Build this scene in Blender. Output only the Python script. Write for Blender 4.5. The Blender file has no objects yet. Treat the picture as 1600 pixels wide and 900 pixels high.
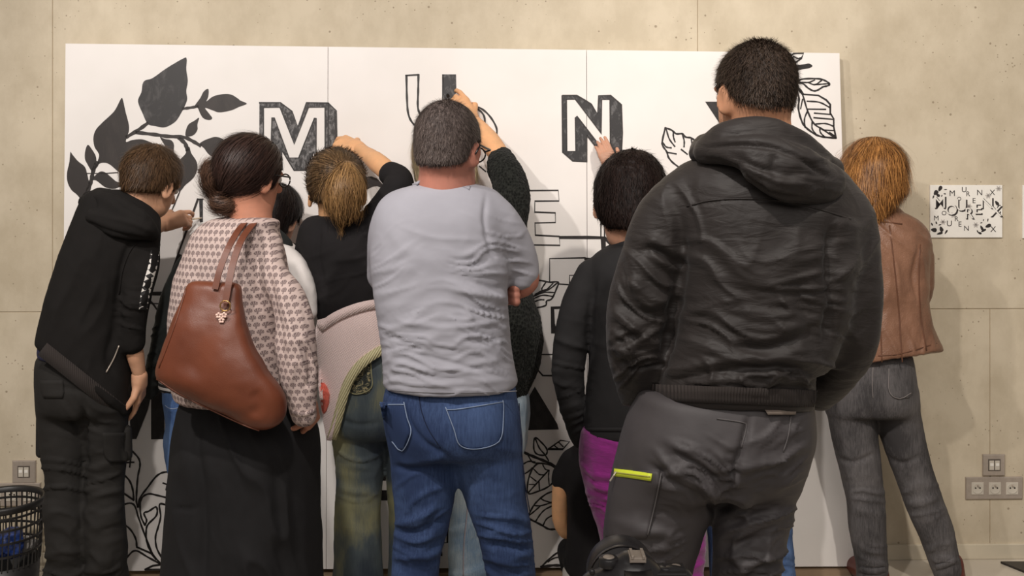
import bpy, math, random
import numpy as np
from mathutils import Vector, Matrix
from mathutils.bvhtree import BVHTree
from mathutils.geometry import tessellate_polygon
random.seed(4); RNG = np.random.default_rng(4)
sc = bpy.context.scene
COL = sc.collection
# ------------------------------------------------------------------ camera
F, HZ, CH = 1600.0, 270.0, 1.5          # focal length in px, horizon row, camera height
cam = bpy.data.objects.new('camera', bpy.data.cameras.new('camera'))
COL.objects.link(cam)
cam.location = (0, 0, CH); cam.rotation_euler = (math.pi/2, 0, 0)
cam.data.sensor_width = 36; cam.data.lens = 36.0; cam.data.shift_y = -(450-HZ)/1600
cam.data.clip_start = 0.02
sc.camera = cam
# ------------------------------------------------------------------ world, exposure, lamps
w = bpy.data.worlds.new('room_light'); sc.world = w; w.use_nodes = True
w.node_tree.nodes['Background'].inputs[0].default_value = (1.0, 0.93, 0.88, 1)
w.node_tree.nodes['Background'].inputs[1].default_value = 0.22
sc.view_settings.view_transform = 'Standard'; sc.view_settings.look = 'None'
sc.view_settings.gamma = 1.0; sc.view_settings.use_curve_mapping = False
sc.view_settings.exposure = -0.10
def spot(loc, target, power, size_deg, blend, radius, col):
    l = bpy.data.lights.new('track_spot', 'SPOT'); l.energy = power; l.spot_size = math.radians(size_deg)
    l.spot_blend = blend; l.shadow_soft_size = radius; l.color = col
    o = bpy.data.objects.new('track_spot', l); COL.objects.link(o); o.location = loc
    o.rotation_euler = (Vector(target)-Vector(loc)).to_track_quat('-Z', 'Y').to_euler(); return o
WARM = (1.0, 0.935, 0.88)
spot((-1.75, 1.0, 3.3), (-0.7, 3.9, 1.5), 210, 80, .7, .045, WARM)
spot((-0.5, 0.9, 3.3), (0.4, 3.9, 1.2), 182, 84, .35, .05, WARM)
spot((1.1, 1.0, 3.3), (1.9, 3.9, 1.0), 205, 85, .7, .05, (1.0, 0.92, 0.83))
def area(loc, target, power, sx, sy, col):
    l = bpy.data.lights.new('ceiling_fill', 'AREA'); l.shape = 'RECTANGLE'; l.size = sx; l.size_y = sy; l.energy = power; l.color = col
    o = bpy.data.objects.new('ceiling_fill', l); COL.objects.link(o); o.location = loc
    o.rotation_euler = (Vector(target)-Vector(loc)).to_track_quat('-Z', 'Y').to_euler(); return o
area((0, -1.2, 3.3), (0, 3.0, 0.9), 60, 4.0, 1.5, (1.0, 0.93, 0.87))

# ------------------------------------------------------------------ materials
def srgb(r, g, b):
    f = lambda c: (c/255/12.92) if c/255 <= .04045 else ((c/255+.055)/1.055)**2.4
    return (f(r), f(g), f(b), 1)
class NT:
    def __init__(s, name):
        s.m = bpy.data.materials.new(name); s.m.use_nodes = True
        s.t = s.m.node_tree; s.b = s.t.nodes['Principled BSDF']
        s.co = s.t.nodes.new('ShaderNodeTexCoord')
    def n(s, typ, ins={}, **kw):
        q = s.t.nodes.new('ShaderNode'+typ)
        for k, v in kw.items(): setattr(q, k, v)
        for k, v in ins.items():
            if isinstance(v, bpy.types.NodeSocket): s.t.links.new(v, q.inputs[k])
            else: q.inputs[k].default_value = v
        return q
    def mapping(s, scale=(1,1,1), rot=(0,0,0), loc=(0,0,0)):
        return s.n('Mapping', {'Vector': s.co.outputs['Object'], 'Scale': scale, 'Rotation': rot, 'Location': loc}).outputs[0]
    def noise(s, scale, detail=4, rough=.55, vec=None, dist=0):
        return s.n('TexNoise', {'Vector': vec or s.co.outputs['Object'], 'Scale': scale, 'Detail': detail, 'Roughness': rough, 'Distortion': dist}).outputs[0]
    def ramp(s, fac, stops, interp='LINEAR'):
        r = s.n('ValToRGB', {'Fac': fac}); r.color_ramp.interpolation = interp
        while len(r.color_ramp.elements) < len(stops): r.color_ramp.elements.new(.5)
        for e, (p, c) in zip(r.color_ramp.elements, stops):
            e.position = p; e.color = c if len(c) == 4 else (*c, 1)
        return r.outputs[0]
    def mix(s, fac, a, b, blend='MIX'):
        q = s.t.nodes.new('ShaderNodeMix'); q.data_type = 'RGBA'; q.blend_type = blend
        for i, v in ((0, fac), (6, a), (7, b)):
            if isinstance(v, bpy.types.NodeSocket): s.t.links.new(v, q.inputs[i])
            else: q.inputs[i].default_value = v
        return q.outputs[2]
    def math(s, op, a, b=0.0, c=0.0):
        q = s.t.nodes.new('ShaderNodeMath'); q.operation = op
        for i, v in enumerate((a, b, c)):
            if isinstance(v, bpy.types.NodeSocket): s.t.links.new(v, q.inputs[i])
            else: q.inputs[i].default_value = v
        return q.outputs[0]
    def xyz(s, vec=None):
        return s.n('SeparateXYZ', {0: vec or s.co.outputs['Object']}).outputs
    def set(s, **kw):
        names = dict(color='Base Color', rough='Roughness', spec='Specular IOR Level', sheen='Sheen Weight', metal='Metallic', sss='Subsurface Weight', coat='Coat Weight', trans='Transmission Weight', alpha='Alpha')
        for k, v in kw.items():
            i = s.b.inputs[names[k]]
            if isinstance(v, bpy.types.NodeSocket): s.t.links.new(v, i)
            else: i.default_value = v
        return s
    def bump(s, h, strength=.3, dist=.002):
        q = s.n('Bump', {'Height': h, 'Strength': strength, 'Distance': dist})
        s.t.links.new(q.outputs[0], s.b.inputs['Normal']); return s
def plain(name, c, rough=.6, spec=.4, metal=0, var=.12, vs=40, **kw):
    t = NT(name); n = t.noise(vs, 4)
    d = tuple(x*(1-var) for x in c[:3])+(1,); l = tuple(min(1, x*(1+var)) for x in c[:3])+(1,)
    t.set(color=t.ramp(n, [(.3, d), (.7, l)]), rough=rough, spec=spec, metal=metal, **kw)
    return t.m
def cloth(name, c, rough=.9, spec=.25, var=.15, weave=900, bump=.25, crumple=0, sheen=0, bd=.0006):
    t = NT(name); n = t.noise(9, 5)
    d = tuple(x*(1-var) for x in c[:3])+(1,); l = tuple(min(1, x*(1+var)) for x in c[:3])+(1,)
    t.set(color=t.ramp(n, [(.3, d), (.7, l)]), rough=rough, spec=spec, sheen=sheen)
    h = t.noise(weave, 2, .6)
    if crumple:
        h = t.math('ADD', t.math('MULTIPLY', h, .25), t.math('MULTIPLY', t.noise(26, 4, .6, t.mapping((1, 1, 2.4)), 1.2), crumple))
    t.bump(h, bump, bd if not crumple else .006)
    return t.m
def denim(name, base, worn, dirty=None, wear=.5):
    t = NT(name)
    big = t.noise(5.5, 3, .5, t.mapping((1, 1, .6)))
    streak = t.noise(70, 4, .7, t.mapping((3.0, 3.0, .35)))
    twill = t.n('TexWave', {'Vector': t.mapping((1, 1, 1), (0, .7, 0)), 'Scale': 420, 'Distortion': 2, 'Detail': 2}).outputs['Fac']
    f = t.math('ADD', t.math('MULTIPLY', big, 1.0), t.math('MULTIPLY', streak, .45))
    c = t.ramp(f, [(.60, base), (.60+.45/wear*.5, worn)])
    c = t.mix(.18, c, t.ramp(twill, [(.3, tuple(x*.6 for x in base[:3])+(1,)), (.8, worn)]))
    if dirty: c = t.mix(t.ramp(t.noise(4.0, 2, .5, t.mapping(loc=(3, 1, 7))), [(.48, (0, 0, 0)), (.62, (1, 1, 1))]), c, dirty)
    t.set(color=c, rough=.85, spec=.25).bump(t.math('ADD', t.math('MULTIPLY', twill, .4), streak), .35, .0012)
    return t.m
def skin(name, c, red=.0):
    t = NT(name); n = t.noise(16, 5, .6); m = t.noise(160, 3)
    a = tuple(x*.86 for x in c[:3])+(1,); b = (min(1, c[0]*1.1), c[1]*1.04, c[2]*1.0, 1)
    t.set(color=t.ramp(n, [(.3, a), (.7, b)]), rough=.55, spec=.3, sss=.05).bump(m, .12, .0006)
    t.b.inputs['Subsurface Radius'].default_value = (.012, .004, .002)
    return t.m
def hairmat(name, root, tip, rough=.52, fine=240, spec=.28, skew=0.0):
    t = NT(name)
    a = t.n('Attribute', attribute_name='tone').outputs['Fac']
    c = t.ramp(a, [(skew, root), (1, tip)])
    c = t.mix(t.ramp(t.noise(26, 3, .6, t.mapping((1, 1, .22))), [(.42, (0, 0, 0)), (.62, (.7, .7, .7))]), c, root)
    s_ = t.noise(fine, 3, .7, t.mapping((1, 1, .12)))
    c = t.mix(.5, c, t.ramp(s_, [(.35, tuple(x*.35 for x in root[:3])+(1,)), (.7, tip)]))
    t.set(color=c, rough=rough, spec=spec).bump(s_, .5, .002)
    return t.m

# ------------------------------------------------------------------ object helpers
def link(name, me, mat=None, parent=None, smooth=False):
    o = bpy.data.objects.new(name, me); COL.objects.link(o)
    if mat is not None:
        for m_ in (mat if isinstance(mat, (list, tuple)) else [mat]): me.materials.append(m_)
    if parent is not None:
        o.parent = parent; o.matrix_parent_inverse = Matrix.Translation(-Vector(parent.location)) if parent.parent is None else Matrix.Identity(4)
    if smooth: me.polygons.foreach_set('use_smooth', [True]*len(me.polygons))
    return o
def mesh_from(V, Q, name='m'):
    me = bpy.data.meshes.new(name); V = np.asarray(V, np.float32)
    if isinstance(Q, np.ndarray):
        n, k = Q.shape
        me.vertices.add(len(V)); me.vertices.foreach_set('co', V.ravel())
        me.loops.add(n*k); me.loops.foreach_set('vertex_index', Q.astype(np.int32).ravel())
        me.polygons.add(n); me.polygons.foreach_set('loop_start', np.arange(n, dtype=np.int32)*k)
        me.update(calc_edges=True)
    else:
        me.from_pydata([tuple(map(float, v)) for v in V], [], Q); me.update()
    return me
def empty(name, loc, label, cat, group=None):
    o = bpy.data.objects.new(name, None); COL.objects.link(o); o.location = loc; o.empty_display_size = .1
    tag(o, label, cat, group); return o
def tag(o, label, cat, group=None, kind=None):
    if label: o['label'] = label
    if cat: o['category'] = cat
    if group: o['group'] = group
    if kind: o['kind'] = kind
    return o
class MB:
    """collects simple solids into one mesh"""
    def __init__(s): s.V = []; s.Q = []
    def add(s, V, Q):
        o = len(s.V); s.V += [tuple(v) for v in V]; s.Q += [tuple(i+o for i in q) for q in Q]; return s
    def box(s, x0, x1, y0, y1, z0, z1, bev=0.0, M=None):
        if bev <= 0:
            V = [(x, y, z) for x in (x0, x1) for y in (y0, y1) for z in (z0, z1)]
            Q = [(0, 1, 3, 2), (4, 6, 7, 5), (0, 4, 5, 1), (2, 3, 7, 6), (0, 2, 6, 4), (1, 5, 7, 3)]
        else:   # bevel towards -y (front) face
            b = bev; V = []
            for (y, i) in ((y1, 0), (y0+b, 0), (y0, b)):
                V += [(x0+i, y, z0+i), (x1-i, y, z0+i), (x1-i, y, z1-i), (x0+i, y, z1-i)]
            Q = [(3, 2, 1, 0)]+[(l*4+i, l*4+(i+1) % 4, l*4+4+(i+1) % 4, l*4+4+i) for l in (0, 1) for i in range(4)]+[(8, 9, 10, 11)]
            Q = [tuple(reversed(q)) for q in Q]
        if M is not None: V = [tuple(M @ Vector(v)) for v in V]
        return s.add(V, Q)
    def lathe(s, prof, c=(0, 0, 0), n=32, axis='Z', M=None):
        V = []; Q = []
        for (r, h) in prof:
            for i in range(n):
                a = 2*math.pi*i/n; p = (r*math.cos(a), r*math.sin(a), h)
                if axis == 'Y': p = (p[0], p[2], p[1])
                v = Vector(p)
                if M is not None: v = M @ v
                V.append((v.x+c[0], v.y+c[1], v.z+c[2]))
        for l in range(len(prof)-1):
            for i in range(n):
                j = (i+1) % n; Q.append((l*n+i, l*n+j, l*n+n+j, l*n+n+i))
        return s.add(V, Q)
    def tube(s, pts, r, n=8, closed=False):
        pts = [Vector(p) for p in pts]; V = []; Q = []; m = len(pts)
        up = Vector((0.13, 0.2, 1)).normalized()
        for i, p in enumerate(pts):
            a = pts[(i-1) % m] if (closed or i) else p; b = pts[(i+1) % m] if (closed or i < m-1) else p
            t = (b-a).normalized(); u = t.cross(up)
            if u.length < .05: u = t.cross(Vector((1, 0, 0)))
            u.normalize(); v = t.cross(u)
            rr = r[i] if isinstance(r, (list, tuple)) else r
            for k in range(n):
                an = 2*math.pi*k/n; V.append(tuple(p+u*math.cos(an)*rr+v*math.sin(an)*rr))
        for i in range(m if closed else m-1):
            j = (i+1) % m
            for k in range(n):
                l = (k+1) % n; Q.append((i*n+k, i*n+l, j*n+l, j*n+k))
        if not closed: Q += [tuple(range(n))[::-1], tuple((m-1)*n+k for k in range(n))]
        return s.add(V, Q)
    def obj(s, name, mat, parent=None, smooth=False):
        return link(name, mesh_from(s.V, s.Q, name), mat, parent, smooth)
def catmull(P, sub=6, closed=False):
    P = np.asarray(P, float); n = len(P)
    if n < 3: return P
    out = []
    rng = range(n) if closed else range(n-1)
    for i in rng:
        p0 = P[(i-1) % n] if (closed or i > 0) else 2*P[0]-P[1]
        p1 = P[i]; p2 = P[(i+1) % n]
        p3 = P[(i+2) % n] if (closed or i+2 < n) else 2*P[-1]-P[-2]
        for t in np.linspace(0, 1, sub, endpoint=False):
            out.append(.5*((2*p1)+(-p0+p2)*t+(2*p0-5*p1+4*p2-p3)*t*t+(-p0+3*p1-3*p2+p3)*t**3))
    if not closed: out.append(P[-1])
    return np.array(out)
def unp(px, py, d):
    return np.array([(px-800)*d/F, d, CH-(py-HZ)*d/F])

# ------------------------------------------------------------------ numpy noise
def _h(i, j, k, seed):
    n = (i*374761393+j*668265263+k*2147483647+seed*144665) & 0xffffffff
    n = ((n ^ (n >> 13))*1274126177) & 0xffffffff
    return ((n ^ (n >> 16)) & 0xffff)/32767.5-1
def vnoise(p, seed=0):
    p = np.asarray(p, np.float64); i = np.floor(p).astype(np.int64); f = p-i; f = f*f*(3-2*f)
    r = 0
    for a in (0, 1):
        wa = f[:, 0] if a else 1-f[:, 0]
        for b in (0, 1):
            wb = f[:, 1] if b else 1-f[:, 1]
            for c in (0, 1):
                wc = f[:, 2] if c else 1-f[:, 2]
                r = r+wa*wb*wc*_h(i[:, 0]+a, i[:, 1]+b, i[:, 2]+c, seed)
    return r
def fbm(p, seed=0, oct=3):
    r = 0; a = 1.0
    for o in range(oct): r = r+a*vnoise(p*2**o, seed+o*7); a *= .5
    return r

# ------------------------------------------------------------------ signed distance volumes
def smin(a, b, k):
    if k <= 0: return np.minimum(a, b)
    h = np.maximum(k-np.abs(a-b), 0)/k
    return np.minimum(a, b)-h*h*k*.25
class Prim:
    def __init__(s, fn, lo, hi, k=.02, op='+'):
        s.fn, s.lo, s.hi, s.k, s.op = fn, np.asarray(lo, float), np.asarray(hi, float), k, op
    def grown(s, g):
        f = s.fn; return Prim(lambda X, Y, Z: f(X, Y, Z)-g, s.lo-max(g, 0), s.hi+max(g, 0), s.k, s.op)
def chain(P, flat=1.0, k=.03, smooth=True, op='+'):
    """round-cone chain; rows x,y,z,r.  flat squashes the depth (y) of the section"""
    P = np.asarray(P, float)
    if smooth and len(P) > 2: P = catmull(P, 4)
    A = P.copy(); A[:, 1] /= flat
    def fn(X, Y, Z):
        Y = Y/flat; d = None
        for a, b in zip(A[:-1], A[1:]):
            ab = b[:3]-a[:3]; L = max(float(ab @ ab), 1e-12)
            t = np.clip(((X-a[0])*ab[0]+(Y-a[1])*ab[1]+(Z-a[2])*ab[2])/L, 0, 1)
            q = np.sqrt((X-a[0]-t*ab[0])**2+(Y-a[1]-t*ab[1])**2+(Z-a[2]-t*ab[2])**2)-(a[3]+t*(b[3]-a[3]))
            d = q if d is None else np.minimum(d, q)
        return (d*min(1.0, flat)).astype(np.float32)
    r = P[:, 3:4]; return Prim(fn, (P[:, :3]-r).min(0), (P[:, :3]+r).max(0), k, op)
def ell(c, r, R=None, k=.02, op='+'):
    c = np.asarray(c, float); r = np.asarray(r, float); R = np.eye(3) if R is None else np.asarray(R)
    def fn(X, Y, Z):
        x, y, z = X-c[0], Y-c[1], Z-c[2]
        u = [(R[0, i]*x+R[1, i]*y+R[2, i]*z)/r[i] for i in range(3)]
        k0 = np.sqrt(u[0]**2+u[1]**2+u[2]**2)
        k1 = np.sqrt((u[0]/r[0])**2+(u[1]/r[1])**2+(u[2]/r[2])**2)+1e-9
        return (k0*(k0-1)/k1).astype(np.float32)
    e = np.sqrt((R**2) @ (r**2)); return Prim(fn, c-e, c+e, k, op)
def stack(rows, k=.03, yaw=0.0, op='+', sub=5):
    """horizontal sections: z, cx, a, cy, b, n"""
    R_ = catmull(np.asarray(rows, float), sub); R_ = R_[np.argsort(R_[:, 0])]
    ca, sa = math.cos(yaw), math.sin(yaw)
    def fn(X, Y, Z):
        z = Z.ravel(); g = [np.interp(z, R_[:, 0], R_[:, i]).reshape(Z.shape) for i in range(1, 6)]
        cx, a, cy, b, n = g
        a = np.maximum(a, .004); b = np.maximum(b, .004)
        x = (X-cx)*ca+(Y-cy)*sa; y = -(X-cx)*sa+(Y-cy)*ca
        q = (np.abs(x/a)**n+np.abs(y/b)**n)**(1/n)
        # first-order distance
        gx = np.abs(x/a)**(n-1)/a; gy = np.abs(y/b)**(n-1)/b
        gr = np.sqrt(gx*gx+gy*gy)*np.maximum(q, 1e-3)**(1-n)+1e-6
        d = (q-1)/gr
        d = np.clip(d, -np.minimum(a, b), 10)
        cap = np.maximum(Z-R_[-1, 0], R_[0, 0]-Z)
        return smin_neg(d, cap, .02).astype(np.float32)
    m = max(R_[:, 2].max(), R_[:, 4].max())
    return Prim(fn, (R_[:, 1].min()-m, R_[:, 3].min()-m, R_[0, 0]), (R_[:, 1].max()+m, R_[:, 3].max()+m, R_[-1, 0]), k, op)
def smin_neg(a, b, k): return -smin(-a, -b, k)
def halfspace(n, p, box, k=.006):
    """keeps what lies where dot(x-p,n) < 0"""
    n = np.asarray(n, float); n = n/np.linalg.norm(n); p = np.asarray(p, float)
    return Prim(lambda X, Y, Z: ((X-p[0])*n[0]+(Y-p[1])*n[1]+(Z-p[2])*n[2]).astype(np.float32), box[0], box[1], k, '&')
def volume(prims, h, lo=None, hi=None, pad=None):
    ad = [p for p in prims if p.op == '+']
    L = np.min([p.lo for p in ad], 0)-.02-2*h if lo is None else np.asarray(lo, float)
    H = np.max([p.hi for p in ad], 0)+.02+2*h if hi is None else np.asarray(hi, float)
    n = np.ceil((H-L)/h).astype(int)+1
    ax = [(L[i]+h*np.arange(n[i])).astype(np.float32) for i in range(3)]
    D = np.full(n, .5, np.float32)
    for p in prims:
        m = max(p.k, 2*h)+h*2
        if p.op == '&': sl = [slice(0, n[i]) for i in range(3)]
        else: sl = [slice(max(0, int((p.lo[i]-m-L[i])/h)), min(n[i], int((p.hi[i]+m-L[i])/h)+2)) for i in range(3)]
        if any(s_.stop <= s_.start for s_ in sl): continue
        X = ax[0][sl[0]][:, None, None]; Y = ax[1][sl[1]][None, :, None]; Z = ax[2][sl[2]][None, None, :]
        v = np.broadcast_to(p.fn(X, Y, Z), D[sl[0], sl[1], sl[2]].shape)
        s_ = (sl[0], sl[1], sl[2])
        if p.op == '+': D[s_] = smin(D[s_], v, p.k)
        elif p.op == '-': D[s_] = -smin(-D[s_], v, p.k)
        else: D[s_] = -smin(-D[s_], -v, p.k)
    return D, L, h
def nets(D, L, h, smooth=1):
    s_ = D < 0
    c = s_[:-1, :-1, :-1].astype(np.int8)
    cnt = np.zeros_like(c)
    for i in (0, 1):
        for j in (0, 1):
            for k in (0, 1):
                cnt += s_[i:s_.shape[0]-1+i, j:s_.shape[1]-1+j, k:s_.shape[2]-1+k]
    act = (cnt > 0) & (cnt < 8)
    idx = np.full(act.shape, -1, np.int64); I = np.argwhere(act); idx[act] = np.arange(len(I))
    acc = np.zeros((len(I), 3)); num = np.zeros(len(I))
    corners = [(i, j, k) for i in (0, 1) for j in (0, 1) for k in (0, 1)]
    val = {c_: D[I[:, 0]+c_[0], I[:, 1]+c_[1], I[:, 2]+c_[2]] for c_ in corners}
    for a in corners:
        for ax in range(3):
            if a[ax]: continue
            b = list(a); b[ax] = 1; b = tuple(b)
            va, vb = val[a], val[b]; m = (va < 0) != (vb < 0)
            t = np.where(m, va/(va-vb+1e-12), 0)
            for q in range(3):
                acc[:, q] += np.where(m, a[q]+(t if q == ax else 0), 0)
            num += m
    V = L+h*(I+acc/num[:, None])
    Q = []
    for ax in range(3):
        u, v = (ax+1) % 3, (ax+2) % 3
        A = [slice(None)]*3; B = [slice(None)]*3
        A[ax] = slice(0, -1); B[ax] = slice(1, None)
        sa, sb = s_[tuple(A)], s_[tuple(B)]
        E = np.argwhere(sa != sb)
        ok = (E[:, u] > 0) & (E[:, v] > 0) & (E[:, u] < D.shape[u]-1) & (E[:, v] < D.shape[v]-1)
        E = E[ok]
        if not len(E): continue
        def cell(du, dv):
            e = E.copy(); e[:, u] -= du; e[:, v] -= dv; return idx[e[:, 0], e[:, 1], e[:, 2]]
        q = np.stack([cell(1, 1), cell(0, 1), cell(0, 0), cell(1, 0)], 1)
        fl = sa[E[:, 0], E[:, 1], E[:, 2]]
        q[~fl] = q[~fl][:, ::-1]
        Q.append(q)
    Q = np.concatenate(Q); Q = Q[(Q >= 0).all(1)]
    if smooth: V = lap(V, Q, smooth)
    return V, Q
def lap(V, Q, it=1, lam=.5):
    a = Q.ravel(); b = np.roll(Q, -1, 1).ravel(); n = len(V)
    i = np.concatenate([a, b]); j = np.concatenate([b, a]); deg = np.bincount(i, minlength=n)+1e-9
    for _ in range(it):
        M = np.stack([np.bincount(i, V[j, q], n) for q in range(3)], 1)/deg[:, None]
        V = V+lam*(M-V)
    return V
def normals(V, Q):
    a, b, c, d = (V[Q[:, i]] for i in range(4)); fn = np.cross(c-a, d-b)
    N = np.stack([np.bincount(Q.ravel(), np.repeat(fn[:, q], 4), len(V)) for q in range(3)], 1)
    return N/(np.linalg.norm(N, axis=1, keepdims=True)+1e-12)
def sample(D, L, h, P):
    q = (P-L)/h; q = np.clip(q, 0, np.array(D.shape)-1.001); i = q.astype(int); f = q-i; r = 0
    for a in (0, 1):
        for b in (0, 1):
            for c in (0, 1):
                w_ = (f[:, 0] if a else 1-f[:, 0])*(f[:, 1] if b else 1-f[:, 1])*(f[:, 2] if c else 1-f[:, 2])
                r = r+w_*D[i[:, 0]+a, i[:, 1]+b, i[:, 2]+c]
    return r
def grad(D, L, h, P):
    g = np.stack([sample(D, L, h, P+e)-sample(D, L, h, P-e) for e in np.eye(3)*h], 1)
    return g/(np.linalg.norm(g, axis=1, keepdims=True)+1e-9)
def topx(V):
    return 800+V[:, 0]*F/V[:, 1], HZ-(V[:, 2]-CH)*F/V[:, 1]
def folds(V, N, spec, seed=0):
    """displacement in metres.  ('s', pts, width_px, amp_mm) single fold;  ('f', cx,cy,rx,ry,angle,wavelength,amp_mm) field of folds;
    ('n', scale(m), amp_mm, (sx,sy,sz)) all-over noise"""
    px, py = topx(V); d = np.zeros(len(V)); fac = np.clip(-N[:, 1]*1.6+.15, 0, 1)
    for q, s_ in enumerate(spec):
        if s_[0] == 'n':
            d += fbm(V/s_[1]*np.array(s_[3] if len(s_) > 3 else (1, 1, 1)), seed+q)*s_[2]*.001
        elif s_[0] == 'f':
            _, cx, cy, rx, ry, ang, wl, amp = s_; a = math.radians(ang)
            u = (px-cx)*math.cos(a)+(py-cy)*math.sin(a); v = -(px-cx)*math.sin(a)+(py-cy)*math.cos(a)
            env = np.exp(-((px-cx)/rx)**4-((py-cy)/ry)**4)
            m = env > .02
            if not m.any(): continue
            u_, v_ = u[m], v[m]; Z0 = np.zeros(len(u_))
            wv = v_+wl*.9*vnoise(np.stack([u_/(wl*5), v_/(wl*5), Z0+q], 1), seed+q)*2
            n1 = vnoise(np.stack([u_/(wl*4.2), wv/wl, Z0+q*3.1], 1), seed+q+11)
            n2 = vnoise(np.stack([u_/(wl*2.5)+5, wv/(wl*.5), Z0+q*1.7], 1), seed+q+31)
            r = (1-np.minimum(np.abs(n1)*2.0, 1))**1.8*1.7-.55+.3*(1-np.minimum(np.abs(n2)*2.2, 1))**2
            d[m] += amp*.001*r*env[m]*fac[m]
        else:
            _, pts, wd, amp = s_; P = catmull(pts, 5); L_ = len(P)
            x0, y0 = P.min(0)-3*wd; x1, y1 = P.max(0)+3*wd
            m = (px > x0) & (px < x1) & (py > y0) & (py < y1)
            if not m.any(): continue
            X, Y = px[m], py[m]; best = np.full(len(X), 1e9); bt = np.zeros(len(X))
            for i in range(L_-1):
                a, b = P[i], P[i+1]; ab = b-a; LL = ab @ ab+1e-9
                t = np.clip(((X-a[0])*ab[0]+(Y-a[1])*ab[1])/LL, 0, 1)
                e = np.hypot(X-a[0]-t*ab[0], Y-a[1]-t*ab[1]); k_ = e < best
                best[k_] = e[k_]; bt[k_] = ((i+t)/(L_-1))[k_]
            tp = np.clip(np.minimum(bt, 1-bt)*5+.12, 0, 1)
            d[m] += amp*.001*np.exp(-(best/wd)**2)*tp*fac[m]
    return d
class Mesh: pass
def garment(name, prims, h, mat, parent, spec=(), smooth=2, seed=0, lo=None, hi=None):
    D, L, h = volume(prims, h, lo, hi); V, Q = nets(D, L, h, smooth); N = normals(V, Q)
    if spec: V = V+N*folds(V, N, spec, seed)[:, None]
    o = link(name, mesh_from(V, Q, name), mat, parent, True)
    r = Mesh(); r.o, r.V, r.Q, r.D, r.L, r.h, r.N = o, V, Q, D, L, h, N
    r._b = None; return r
def bvh(g):
    if g._b is None: g._b = BVHTree.FromPolygons(g.V.tolist(), g.Q.tolist())
    return g._b
def cast(g, px, py, off=.002, d0=None):
    o = Vector((0, 0, CH)); dr = Vector(((px-800)/F, 1, -(py-HZ)/F)); dr.normalize()
    r = bvh(g).ray_cast(o, dr)
    if r[0] is None: return None
    return r[0]-dr*off
def patch(name, g, rows, mat, parent, step=5, off=.003, nu=None):
    """thin piece lying on a garment: rows (y, xL, xR) or a list of (left point, right point)"""
    R_ = np.array([(r[1], r[0], r[2], r[0]) if len(r) == 3 else r for r in rows], float)
    Lr = []
    for a, b in zip(R_[:-1], R_[1:]):
        n = max(1, int(np.hypot(*(b[:2]-a[:2]))/step))
        for t in np.linspace(0, 1, n, endpoint=False): Lr.append(a+(b-a)*t)
    Lr.append(R_[-1]); m = nu or max(2, int(max(np.hypot(r[2]-r[0], r[3]-r[1]) for r in Lr)/step)+1)
    V = []; last = None
    for r in Lr:
        for t in np.linspace(0, 1, m):
            x, y = r[0]+(r[2]-r[0])*t, r[1]+(r[3]-r[1])*t
            p = cast(g, x, y, off)
            if p is None:
                dd = (last.y if last is not None else g.V[:, 1].mean()); p = Vector(unp(x, y, dd))
            elif last is not None and abs(p.y-last.y) > .06 and t > 0: p = Vector(unp(x, y, last.y))
            last = p; V.append(tuple(p))
    n = len(Lr); Q = [(i*m+j, (i+1)*m+j, (i+1)*m+j+1, i*m+j+1) for i in range(n-1) for j in range(m-1)]
    V2 = [(x*(1+off*1.2/y), y+off*1.2, CH+(z-CH)*(1+off*1.2/y)) for x, y, z in V]
    k = n*m; bd = [i for i in range(m)]+[i*m+m-1 for i in range(1, n)]+[(n-1)*m+j for j in range(m-2, -1, -1)]+[i*m for i in range(n-2, 0, -1)]
    Q += [(bd[i], bd[(i+1) % len(bd)], bd[(i+1) % len(bd)]+k, bd[i]+k) for i in range(len(bd))]
    return link(name, mesh_from(V+V2, Q, name), mat, parent, True)
def seam(name, g, pts, wpx, mat, parent, off=.0022, step=4, sub=5):
    P = catmull(pts, sub); S = [P[0]]
    for p in P[1:]:
        if np.hypot(*(p-S[-1])) >= step: S.append(p)
    S = np.array(S); T = np.gradient(S, axis=0); T /= np.linalg.norm(T, axis=1, keepdims=True)+1e-9
    O = np.stack([-T[:, 1], T[:, 0]], 1)*wpx/2
    rows = [(a[0]-o[0], a[1]-o[1], a[0]+o[0], a[1]+o[1]) for a, o in zip(S, O)]
    return patch(name, g, rows, mat, parent, 1e9, off, 2)
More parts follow.
